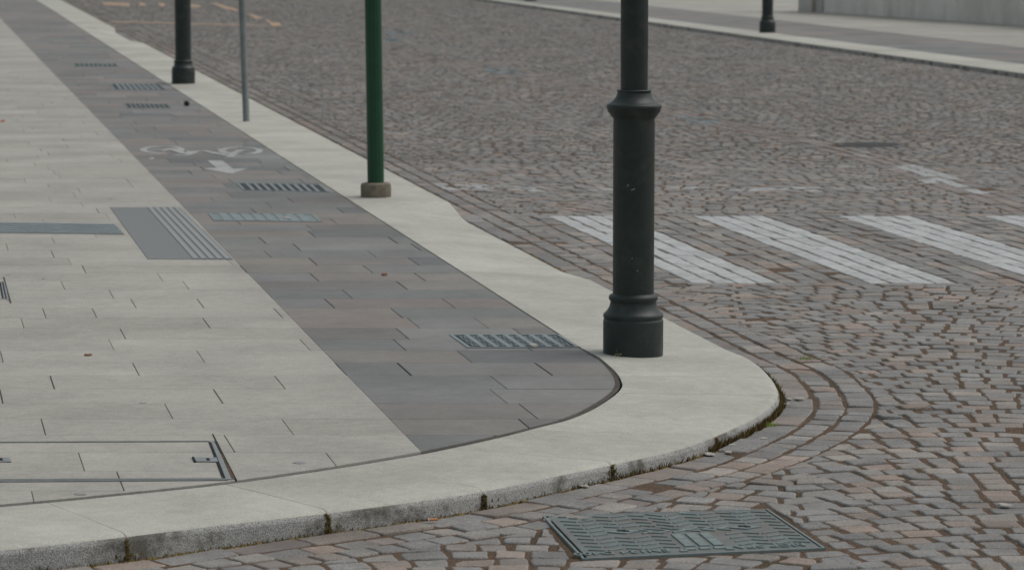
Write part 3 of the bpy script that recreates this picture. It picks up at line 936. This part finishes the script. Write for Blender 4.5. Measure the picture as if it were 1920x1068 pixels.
for x in (362, -26):
    f = MB(); rectq(f, [(x, 858), (x + 44, 859), (x + 47, 866.5), (x + 4, 866)], .0042); lg = bld(f, 'lifting_lug', M['steel'], ac)
    f = MB(); rectq(f, [(x + 24, 860.5), (x + 30, 860.5), (x + 32, 864.8), (x + 26, 864.8)], .0050); rectq(f, [(x - 2, 857.6), (x + 1.5, 857.6), (x + 6, 866.4), (x + 2, 866.4)], .0046); bld(f, 'key_hole', M['hole'], lg)
tag(ac, 'slab-filled access cover with a steel frame at the front of the pavement', 'access cover')
ac2 = empty('access_cover', (*bp(0, 545, ZP), ZP)); off = ac2.location
f = MB(); rectq(f, [(-260, 530), (0, 529), (1, 530.4), (-260, 531.5)], .002); rectq(f, [(-260, 560), (5, 560), (6, 561.4), (-260, 561.6)], .002)
rectq(f, [(1.5, 529), (3.5, 529), (10.5, 560), (7, 560)], .003); rectq(f, [(6.5, 529), (9.5, 529), (17, 563), (13, 563)], .0025); bld(f, 'frame', M['steel'], ac2)
f = MB(); rectq(f, [(-2, 529), (1.4, 529), (6.8, 560), (4, 560)], .002); rectq(f, [(3.6, 529), (6, 529), (12.5, 560), (10, 560)], .0036); rectq(f, [(6.5, 520), (8, 520), (21, 568), (19, 568)], .0038); bld(f, 'frame_gap', M['hole'], ac2)
tag(ac2, 'end of a dark-framed access cover at the left edge', 'access cover')

# ------------------------------------------------------------------ cast-iron manhole cover
mh = Plate([(1017, 968), (1440, 955), (1548, 1028), (1092, 1048)], 0)
o = mh.p(.5, .5); root = empty('manhole_cover', (o[0], o[1], 0)); off = root.location
f = MB()
mh.rect(f, 0, 1, 0, .009, -.05, .004, 0, .001); mh.rect(f, 0, 1, .991, 1, -.05, .004, 0, .001); mh.rect(f, 0, .011, .009, .991, -.05, .004, 0, .001); mh.rect(f, .989, 1, .009, .991, -.05, .004, 0, .001)
bld(f, 'frame', M['iron'], root)
f = MB(); mh.rect(f, .011, .989, .009, .991, -.05, -.004); bld(f, 'gap', M['hole'], root)
f = MB(); mh.rect(f, .023, .981, .013, .987, -.01, .003, 0, .001); lid = bld(f, 'lid', M['iron_lid'], root)
f = MB(); zt = .0074
def skip(u, v):
    if v > .87: return True
    if .40 < u < .66 and v > .5: return True
    if .2 < u < .36 and .40 < v < .52: return True
    if .70 < u < .88 and .40 < v < .52: return True
    if v < .13 and (u < .2): return True
    return False
rows = 10
for j in range(rows):
    v = .085 + .085 * j
    for i in range(12):
        u = .085 + .0775 * i
        if skip(u, v) or u > .95: continue
        dn = (i + (0 if u < .52 else 1)) % 2 == 0
        a = .016 if dn else -.016
        if .42 < u < .6 and v < .5:
            a = -.03 if u > .51 else .03
        mh.bar(f, u - .032, v - a, u + .032, v + a, .0062, .003, zt)
for uc, vc in ((.27, .46), (.79, .46)):
    mh.poly(f, [(uc - .07, vc), (uc, vc - .045), (uc + .07, vc), (uc, vc + .045)], .003, zt)
for s_ in (-1, 1):
    for q in (.07, .14):
        mh.bar(f, .53 + s_ * q, .47, .53 + s_ * (q + .05), .43, .010, .003, zt); mh.bar(f, .53 + s_ * q, .47, .53 + s_ * (q + .05), .51, .010, .003, zt)
mh.bar(f, .47, .43, .59, .51, .010, .003, zt); mh.bar(f, .47, .51, .59, .43, .010, .003, zt + .0003)
for i, u in enumerate((.06, .10, .15)): mh.bar(f, u, .05 + .04 * i, u + .035, .065 + .04 * i, .010, .003, zt)
# slanted raised script fragments
for i in range(9):
    u = .17 + .033 * i; v = .235 + .016 * i
    mh.bar(f, u, v + .012, u + .022, v - .014, .006, .002, .0050); mh.bar(f, u + .004, v, u + .02, v + .006, .005, .002, .0052)
bld(f, 'tread_pattern', M['iron'], lid)
f = MB()
for i, u in enumerate((.45, .51, .57)):
    mh.rect(f, u, u + .042, .56, .68, .002, .0074, 0, .0008); mh.rect(f, u, u + .042, .688, .85, .002, .0074, 0, .0008)
    mh.rect(f, u - .012, u + .03, .885, .925, .002, .0074, 0, .0008)
mh.rect(f, .60, .63, .925, .955, .002, .0074, 0, .0008); mh.rect(f, .41, .44, .925, .955, .002, .0074, 0, .0008)
bld(f, 'emblem', M['iron'], lid)
for uc, vc in ((.27, .455), (.79, .455)):
    f = MB()
    mh.rect(f, uc - .026, uc + .012, vc - .026, vc + .008, zt - .001, zt + .0012); mh.rect(f, uc - .006, uc + .022, vc - .006, vc + .02, zt - .001, zt + .0015)
    bld(f, 'key_hole', M['hole'], lid)
for uc, vc, ru in ((.63, .05, .035), (.85, .055, .032)):
    f = MB()
    pts = [(uc + ru * math.cos(a * math.pi / 10), vc + ru * math.sin(a * math.pi / 10)) for a in range(20)]
    mh.poly(f, pts, .002, .0042)
    for k in range(20):
        mh.bar(f, *pts[k], *pts[(k + 1) % 20], .005, .003, .0056)
    for k in (-1, 0, 1): mh.bar(f, uc + k * .014 - .004, vc - .012, uc + k * .014 + .004, vc + .012, .004, .003, .0054)
    bld(f, 'round_badge', M['iron'], lid)
def lettering(text, u_right, v_base, height, name):
    """raised letters read from the far side of the cover (turned by half a circle)"""
    cu = bpy.data.curves.new('lettering', 'FONT'); cu.body = text; cu.size = 1.0; cu.extrude = .5; cu.offset = .015
    tmp = bpy.data.objects.new('tmp', cu); col.objects.link(tmp)
    dg = bpy.context.evaluated_depsgraph_get(); me = bpy.data.meshes.new_from_object(tmp.evaluated_get(dg))
    bpy.data.objects.remove(tmp)
    for v in me.vertices:
        x, y, z = v.co
        p = mh.p(u_right - x * height * 1.0, v_base + y * height)
        v.co = (p[0] - off[0], p[1] - off[1], .002 + (z + .5) * .0052)
    me.flip_normals(); me.flip_normals()
    me.materials.append(M['iron']); ob = bpy.data.objects.new(name, me); col.objects.link(ob); ob.parent = lid
    return ob
lettering('EN124 D400', .375, .895, .075, 'lettering')
lettering('MCP SPA', .935, .895, .075, 'lettering')
tag(root, 'square cast-iron manhole cover set in the setts at the front', 'manhole cover')
# round iron cover in mid road
f = MB(); f.lathe([(.30, -.04), (.30, .004), (.275, .006)], 32, 0); rcv = f.build('manhole_cover', M['iron_mid'], None, (rc[0], rc[1], 0))
g = MB()
for i in range(-5, 6):
    w = math.sqrt(max(0, .25 ** 2 - (i * .045) ** 2)); g.box(-w, w, i * .045 - .011, i * .045 + .011, .0055, .010)
g.build('tread_pattern', M['iron_mid'], rcv)
tag(rcv, 'dark round iron cover in the middle of the road', 'manhole cover')

# ------------------------------------------------------------------ lamp posts
kpx = .001268
def zc(y): return (1011 - y) * kpx
def rc_(h): return h * kpx
def lamp_post():
    root = empty('lamp_post', (0, 0, 0))
    b = MB(); b.lathe([(rc_(104), -.02), (rc_(105.5), .004), (rc_(106), zc(990)), (rc_(106), zc(892)), (rc_(105), zc(886)), (rc_(102.5), zc(884)), (rc_(102.5), zc(881)), (rc_(105.5), zc(878)), (rc_(106), zc(872)),
                       (rc_(104.5), zc(866)), (rc_(100), zc(862)), (rc_(97), zc(860)), (rc_(91), zc(852)), (rc_(85), zc(842)), (rc_(81.5), zc(830)), (rc_(80.5), zc(822)), (rc_(83), zc(819)), (rc_(86), zc(814)),
                       (rc_(86.5), zc(808)), (rc_(85), zc(802)), (rc_(80), zc(798)), (rc_(74), zc(796)), (rc_(72.6), zc(794))], 64)
    b.build('base', M['lamp'], root)
    s = MB(); s.lathe([(rc_(72.4), zc(796)), (rc_(72.8), zc(500)), (rc_(73), zc(170))], 64); s.build('shaft', M['lamp'], root)
    c = MB(); c.lathe([(rc_(72.5), zc(178)), (rc_(78), zc(176)), (rc_(79), zc(170)), (rc_(84), zc(168)), (rc_(86), zc(161)), (rc_(92), zc(157)), (rc_(94), zc(146)), (rc_(96.5), zc(143)), (rc_(96.5), zc(136)), (rc_(95), zc(132)),
                       (rc_(93), zc(129.5)), (rc_(89), zc(128)), (rc_(81), zc(123.5)), (rc_(74), zc(118)), (rc_(67.5), zc(110.5)), (rc_(62.5), zc(101.5)), (rc_(59.5), zc(93)), (rc_(58), zc(87)), (rc_(60.5), zc(85)), (rc_(60.5), zc(81)), (rc_(56), zc(79)), (rc_(48), zc(79))], 64)
    c.build('collar', M['lamp'], root)
    u = MB(); u.lathe([(rc_(47.5), zc(82)), (rc_(48.5), zc(-100)), (rc_(46), 2.6), (rc_(40), 3.6), (rc_(50), 3.62), (rc_(50), 3.68), (rc_(30), 3.75)], 48); u.build('upper_shaft', M['lamp'], root)
    return root
lp = lamp_post()
zl = .074
x, y = bp(1187, 664, zl); lp.location = (x, y, zl)
tag(lp, 'tall dark iron lamp post with collar on the rounded kerb corner', 'lamp post', 'dark iron lamp posts')
def post(px, py, z, label):
    c = copy_tree(lp); x, y = bp(px, py, z); c.location = (x, y + .13, z - .001); c.rotation_euler.z = 1.1; c['label'] = label; return c
post(342, 158, ZP, 'dark iron lamp post on the kerb left of the slim grey pole')
post(1440, 62, .06, 'dark lamp post on the far kerb in front of the stone wall')
post(995, 2, .06, 'distant lamp post whose foot shows at the top edge')
# moss speckle on the plinth of the corner lamp post
mm = MB()
for _ in range(16):
    a = math.radians(R.gauss(237, 4)); zz_ = abs(R.gauss(.010, .010)) + .003; rr = .1345; s_ = R.uniform(.0012, .003)
    cx_, cy_ = rr * math.cos(a), rr * math.sin(a)
    mm.box(cx_ - s_, cx_ + s_, cy_ - s_, cy_ + s_, zz_ - s_, zz_ + s_)
mm.build('lichen', plain_mat('yellow_lichen', (.30, .29, .16), rough=.9), lp)
for a0, h0, l_, w_ in ((266, zc(423), .016, .0022), (252, zc(409), .006, .003), (279, zc(708), .005, .002), (264, zc(664), .004, .002)):
    mm = MB()
    for k in range(5):
        a = math.radians(a0 + (k - 2) * math.degrees(l_ / 5 / .0925)); rr = .0923; s_ = .5 * w_ * R.uniform(.6, 1.1)
        cx_, cy_ = rr * math.cos(a), rr * math.sin(a); zz_ = h0 + (k - 2) * .0012
        mm.box(cx_ - l_ / 8, cx_ + l_ / 8, cy_ - .001, cy_ + .001, zz_ - s_, zz_ + s_)
    mm.build('scratch', M['paper'], lp)

# green pole in concrete footing
gx, gy = bp(705, 369, ZP); root = empty('green_pole', (gx, gy, ZP)); root.rotation_euler = (0, -.011, 0)
b = MB()
b.lathe([(.102, -.02), (.105, .012), (.106, .06), (.104, .085), (.098, .094), (.085, .098), (.06, .101)], 40); b.build('footing', M['concrete'], root)
p = MB(); p.lathe([(.0575, .097), (.0575, 1.2), (.0565, 3.4), (.05, 3.42)], 14, smooth=False); p.build('pole', M['green'], root)
tag(root, 'dark green metal pole standing in a round concrete footing on the kerb', 'pole')
# slim grey pole
gx, gy = bp(462, 227.5, ZP); p = MB()
p.lathe([(.036, -.01), (.036, .006), (.032, .012), (.0318, 1.5), (.0318, 3.0), (.02, 3.01)], 32)
gp_ = p.build('sign_pole', M['galv'], None, (gx, gy, ZP)); gp_.rotation_euler = (0, -.028, 0)
tag(gp_, 'slim leaning grey steel pole on the kerb', 'pole')

# ------------------------------------------------------------------ far pavement and building
FZ = .06
def fline(p, q): return line_fn(bp(*p, FZ), bp(*q, FZ))
f_edge = fline((1920, 137.5), (1162, 26)); f_dark = fline((1920, 120.5), (1300, 43.5)); f_light = fline((1920, 89.5), (1300, 20.5))
fk, fc, fpv = MB(), MB(), MB()
def strip(mb, fa, fb, y0, y1, step, z0, z1, gap=.003, jog=0):
    y = y0
    while y < y1:
        s_ = step * R.uniform(.85, 1.15)
        P = [(fa(y), y), (fb(y), y), (fb(y + s_), y + s_), (fa(y + s_), y + s_)]
        P = inset(ccw(P), gap)
        if P: mb.prism(P, z0, z1 + R.uniform(-.0005, .0005), 0, .004)
        y += s_
f_foot = line_fn(fkA, fkB)
strip(fk, lambda Y: f_foot(Y) + .0, f_dark, 30, 110, 1.1, -.03, FZ, .004)
# rough face of the far kerb, 3 mm proud
yy = 30.0
while yy < 110:
    fk.add([(f_foot(yy) - .003, yy, -.03), (f_foot(yy + 1) - .003, yy + 1, -.03), (f_foot(yy + 1) - .003, yy + 1, FZ - .012), (f_foot(yy) - .003, yy, FZ - .012)], [[0, 1, 2, 3]], 1); yy += 1
strip(fc, f_dark, lambda Y: (f_dark(Y) + f_light(Y)) / 2, 30, 110, .5, 0, FZ, .002); strip(fc, lambda Y: (f_dark(Y) + f_light(Y)) / 2, f_light, 30, 110, .5, 0, FZ, .002)
for q in range(6): strip(fpv, lambda Y, q=q: f_light(Y) + q * 1.2, lambda Y, q=q: f_light(Y) + (q + 1) * 1.2, 30, 110, .6, 0, FZ, .002)
tag(fk.build('kerb', [M['kerb_top'], M['kerb_face']]), 'pale straight kerb on the far side of the street', None, None, 'structure')
tag(fc.build('cycle_lane', M['dark_slab']), 'dark slab strip on the far pavement', None, None, 'structure')
tag(fpv.build('pavement', M['light_slab']), 'pale slab pavement in front of the stone wall', None, None, 'structure')

w0, w1 = bp(1507, 21.5, FZ), bp(1920, 49, FZ)
bd = empty('stone_wall', (w0[0], w0[1], FZ)); dx, dy = w1[0] - w0[0], w1[1] - w0[1]; bl = math.hypot(dx, dy)
bd.rotation_euler = (0, 0, math.atan2(dy, dx))          # local +x runs along the facade towards the camera, +y into the block
BLn = 26.0
pb = MB(); cpg = MB()  # top and coping unseen; wall made low so it leaves the far pavement bright
x = .95
while x < BLn:
    l = R.uniform(1.1, 1.7)
    pb.box(x + .004, x + l - .004, 0, .45, -.05, .62, 0); pb.box(x + .004, x + l - .004, 0, .45, .626, 1.15, 0)
    cpg.box(x + .003, x + l - .003, -.05, .5, 1.152, 1.28, 0)
    x += l
pb.build('stone_courses', M['facade'], bd); cpg.build('coping', M['facade'], bd)
c = MB()
c.box(-.05, .60, -.10, .55, -.05, .30, 0); c.box(-.02, .57, -.07, .52, .305, 1.45, 0); c.box(.62, .93, -.03, .47, -.05, 1.3, 0)
c.build('end_pier', M['facade_dark'], bd)
cc_ = MB(); cc_.box(-.09, .64, -.14, .59, 1.452, 1.58, 0); cc_.build('pier_cap', M['facade'], bd)
tag(bd, 'pale grey stone wall with an end pier across the street', 'wall')

# ------------------------------------------------------------------ moss, weeds and litter
mo = MB()
def blade(x, y, z, h, w, a, lean):
    dx, dy = math.cos(a) * w / 2, math.sin(a) * w / 2
    lx, ly = R.gauss(0, lean), R.gauss(0, lean)
    mo.add([(x - dx, y - dy, z), (x + dx, y + dy, z), (x + lx * h + dx * .3, y + ly * h + dy * .3, z + h)], [[0, 1, 2]])
def lump(x, y, z, r, mb):
    pts = []
    for k in range(6):
        a = k * math.pi / 3 + R.random(); q = r * R.uniform(.7, 1.2); pts.append((x + q * math.cos(a), y + q * math.sin(a), z))
    pts.append((x, y, z + r * R.uniform(.4, .8)))
    mb.add(pts, [[k, (k + 1) % 6, 6] for k in range(6)], 0, True)
s = s_apex - 5
while s < SO[-1] - .2:
    px, py = offset_pt(s, R.uniform(.004, .02))
    if visible((px, py), .5):
        dens = .5 + .5 * math.sin(s * 3.1) * math.sin(s * 1.3 + 1)
        if s > s_apex + .2 and R.random() < .35 + .65 * dens:
            blade(px, py, -.008, R.uniform(.006, .026) * (.6 + .8 * dens), R.uniform(.003, .009), R.uniform(0, 6.3), .35)
        if R.random() < .75: lump(px, py, -.007, R.uniform(.005, .015), mo)
    s += R.uniform(.0012, .0042)
for sjj, hh in zip(sj, (.035, .055, .045, .05, .03)):
    for _ in range(35):
        ds = R.gauss(0, .018); px, py = offset_pt(sjj + ds, R.uniform(.002, .014))
        blade(px, py, R.uniform(-.008, hh * .5), R.uniform(.008, .022), R.uniform(.004, .010), R.uniform(0, 6.3), .3)
for sjj, hh, wd_ in zip(sj, (.045, .055, .05, .068, .075), (.007, .008, .012, .009, .005)):
    for _ in range(150):
        ds = R.uniform(-wd_, wd_) * R.uniform(.5, 1.3); px, py = offset_pt(sjj + ds, R.uniform(-.001, .004))
        lump(px, py, R.uniform(.0, hh * R.uniform(.75, 1)), R.uniform(.003, .006), mo)
for _ in range(2600):
    s = R.uniform(s_apex + .25, sj[0] + .1); px, py = offset_pt(s, R.uniform(.003, .02))
    blade(px, py, -.008, R.uniform(.012, .04), R.uniform(.004, .010), R.uniform(0, 6.3), .25)
# moss in the joints of the first courses
for _ in range(2600):
    s = R.uniform(s_apex - 4, sj[2]); d = R.choice([.152, .276]) + R.gauss(0, .006)
    px, py = offset_pt(s, d); lump(px, py, -.011, R.uniform(.003, .008), mo)
tag(mo.build('moss', M['moss']), 'brown green moss along the kerb foot and in the sett joints', None, None, 'stuff')

# loose grit in the joints
def grit_mat():
    m, nt, b = new_mat('grit'); v, g = coords(nt)
    c = ramp(nt, g.outputs['Random Per Island'], [(0, (.05, .035, .025)), (.5, (.16, .115, .085)), (.8, (.26, .20, .15)), (1, (.46, .42, .36))])
    nt.links.new(c, b.inputs['Base Color']); b.inputs['Roughness'].default_value = 1
    return m
gt = MB()
for _ in range(14000):
    yy = R.uniform(8.6, 15); xx = R.uniform(-.16 * yy - .3, .16 * yy + .3)
    c = (xx, yy)
    if lat(*c) < 2.2 and yy > 12: continue
    q = gutter_clip([(xx - .01, yy - .01), (xx + .01, yy - .01), (xx + .01, yy + .01), (xx - .01, yy + .01)])
    if len(q) < 3 or inside(c, MH): continue
    lump(xx, yy, -.0062, R.uniform(.002, .0045), gt)
tag(gt.build('gravel', grit_mat()), 'fine grit lying in the sett joints', None, None, 'stuff')

wd = MB()
wx, wy = bp(1511, 674)
mo2 = mo; mo = wd
for _ in range(120): blade(wx + R.gauss(0, .022), wy + R.gauss(0, .02), -.008, R.uniform(.01, .03), R.uniform(.004, .008), R.uniform(0, 6.3), .6)
tag(wd.build('weed_tuft', M['weed']), 'small green weed tuft in a sett joint right of the lamp post', 'weed')
wd = MB(); mo = wd
wx, wy = bp(1441, 797)
for _ in range(90): blade(wx + R.gauss(0, .02), wy + R.gauss(0, .02), -.008, R.uniform(.01, .028), R.uniform(.004, .008), R.uniform(0, 6.3), .6)
tag(wd.build('weed_tuft', M['weed']), 'small green weed tuft at the foot of the curved kerb', 'weed')

def flake(name, px, py, z, w, h, mat, label, cat, group=None, thick=.002):
    x, y = bp(px, py, z); mb = MB(); n = 11
    pts = []
    for k in range(n):
        a = 2 * math.pi * k / n; q = R.uniform(.72, 1.1); pts.append((w / 2 * q * math.cos(a), h / 2 * q * math.sin(a)))
    vs = [(a, b, 0) for a, b in pts] + [(a * .96, b * .96, thick + R.uniform(0, thick)) for a, b in pts] + [(0, 0, thick * 1.4)]
    mb.add(vs, [[i, (i + 1) % n, n + (i + 1) % n, n + i] for i in range(n)] + [[n + i, n + (i + 1) % n, 2 * n] for i in range(n)], 0, False)
    return tag(mb.build(name, mat, None, (x, y, z)), label, cat, group)
lg_ = 'pale litter scraps along the kerb foot'; ll = 'pale torn litter scrap lying at the foot of the curved kerb'
for px, py, w in ((1330, 851, .045), (1366, 847, .03), (1373, 834, .028), (1433, 822, .03), (1475, 758, .03), (1479, 748, .03), (1096, 911, .03)):
    flake('litter_scrap', px, py, .003, w, w * 1.5, M['scrap'], ll, 'litter', lg_, .0022)
flake('litter_disc', 1499, 747.5, .005, .042, .055, M['scrap'], 'flat pale round disc on the gutter course beside the kerb bend', 'litter', None, .003)
flake('litter_chip', 1886, 948, .005, .055, .05, M['scrap'], 'white chip lying on the setts by the right edge', 'litter', None, .004)
gg = 'trodden grey gum spots on the pale slabs'
for px, py, w in ((560, 867, .05), (150, 926, .045), (268, 755.5, .03), (14, 516, .03), (207, 373, .035), (82, 523, .025), (190, 285, .03)):
    flake('gum_spot', px, py, ZP, w, w * 1.1, M['gum'], 'flat grey gum spot trodden into the pale slabs', 'gum', gg, .0012)
flake('leaf_scrap', 165, 666, ZP + .001, .035, .04, M['leaf'], 'small orange leaf scrap on the pale slabs', 'leaf', None, .004)
flake('leaf_scrap', 721, 515, ZP + .001, .03, .08, M['leaf'], 'small brown leaf scrap on the dark lane slabs', 'leaf', None, .006)
flake('red_scrap', 5, 228, ZP + .001, .04, .12, M['red'], 'small faded red scrap at the left edge of the pavement', 'litter', None, .008)
flake('pale_spot', 285, 297, ZP, .045, .2, M['scrap'], 'pale gum spot on the dark lane below the bicycle symbol', 'gum', None, .002)
flake('pale_spot', 537, 409, ZP + .004, .05, .1, M['scrap'], 'pale scrap on the blue-grey drain grate', 'litter', None, .004)
flake('pale_spot', 1000, 648, ZP + .004, .04, .1, M['scrap'], 'pale scrap lying on the studded drain grate', 'litter', None, .004)
# black ball
bx_, by_ = bp(350, 199, ZP); b = MB()
b.lathe([(.004, .0), (.018, .004), (.026, .012), (.029, .024), (.028, .036), (.022, .047), (.012, .053), (.002, .055)], 20)
tag(b.build('black_ball', M['black'], None, (bx_, by_, ZP)), 'small black ball lying on the dark lane near the distant lamp post', 'ball')
# cigarette end
cx_, cy_ = bp(811, 978); ci = empty('cigarette_end', (cx_, cy_, .0085), math.radians(20))
def rod(x0, x1, r, mat, name, squash=.85):
    mb = MB(); n = 16; vs = []
    for x in (x0, x1):
        for k in range(n):
            a = 2 * math.pi * k / n; vs.append((x, r * math.cos(a), r * squash * math.sin(a)))
    mb.add(vs, [[k, (k + 1) % n, n + (k + 1) % n, n + k] for k in range(n)], 0, True); mb.add(vs[:n], [list(range(n))[::-1]]); mb.add(vs[n:], [list(range(n))]); mb.build(name, mat, ci)
rod(-.013, .018, .0055, M['butt'], 'filter'); rod(-.017, -.0131, .0052, M['paper'], 'paper'); rod(-.021, -.0171, .0046, M['ash'], 'ash')
tag(ci, 'cigarette end with an orange filter on a sett below the kerb', 'cigarette')

# ------------------------------------------------------------------ light, sky, camera
w = bpy.data.worlds.new('World'); sc.world = w; w.use_nodes = True
nt = w.node_tree; bg = nt.nodes['Background']
sky = nt.nodes.new('ShaderNodeTexSky'); sky.sky_type = 'NISHITA'; sky.sun_disc = False
EL, AZ = math.radians(58), math.radians(75)             # azimuth measured from +Y (ahead) clockwise
sky.sun_elevation = EL; sky.sun_rotation = AZ; sky.air_density = 1.0; sky.dust_density = 4.0; sky.ozone_density = 1.0
hs = nt.nodes.new('ShaderNodeHueSaturation'); hs.inputs['Hue'].default_value = .465; hs.inputs['Saturation'].default_value = .36    # cloud cover greys the sky
nt.links.new(sky.outputs['Color'], hs.inputs['Color']); nt.links.new(hs.outputs['Color'], bg.inputs['Color'])
bg.inputs['Strength'].default_value = .115
sl = bpy.data.lights.new('sun', 'SUN'); sl.energy = .7; sl.angle = math.radians(50); sl.color = (1, .96, .90)
so = bpy.data.objects.new('sun', sl); col.objects.link(so)
dirv = Vector((math.sin(AZ) * math.cos(EL), math.cos(AZ) * math.cos(EL), math.sin(EL)))
so.rotation_euler = dirv.to_track_quat('Z', 'Y').to_euler(); so.location = dirv * 30

cam = bpy.data.cameras.new('camera'); co = bpy.data.objects.new('camera', cam); col.objects.link(co)
co.location = (0, 0, G); co.rotation_euler = (math.pi / 2 - PIT, 0, 0)
cam.sensor_width = 36; cam.lens = F / 1920 * 36; cam.clip_end = 2000; cam.clip_start = .1
cam.dof.use_dof = True; cam.dof.focus_distance = 12.6; cam.dof.aperture_fstop = 7.5
sc.camera = co
sc.view_settings.view_transform = 'Standard'; sc.view_settings.look = 'None'; sc.view_settings.exposure = 0; sc.view_settings.gamma = 1
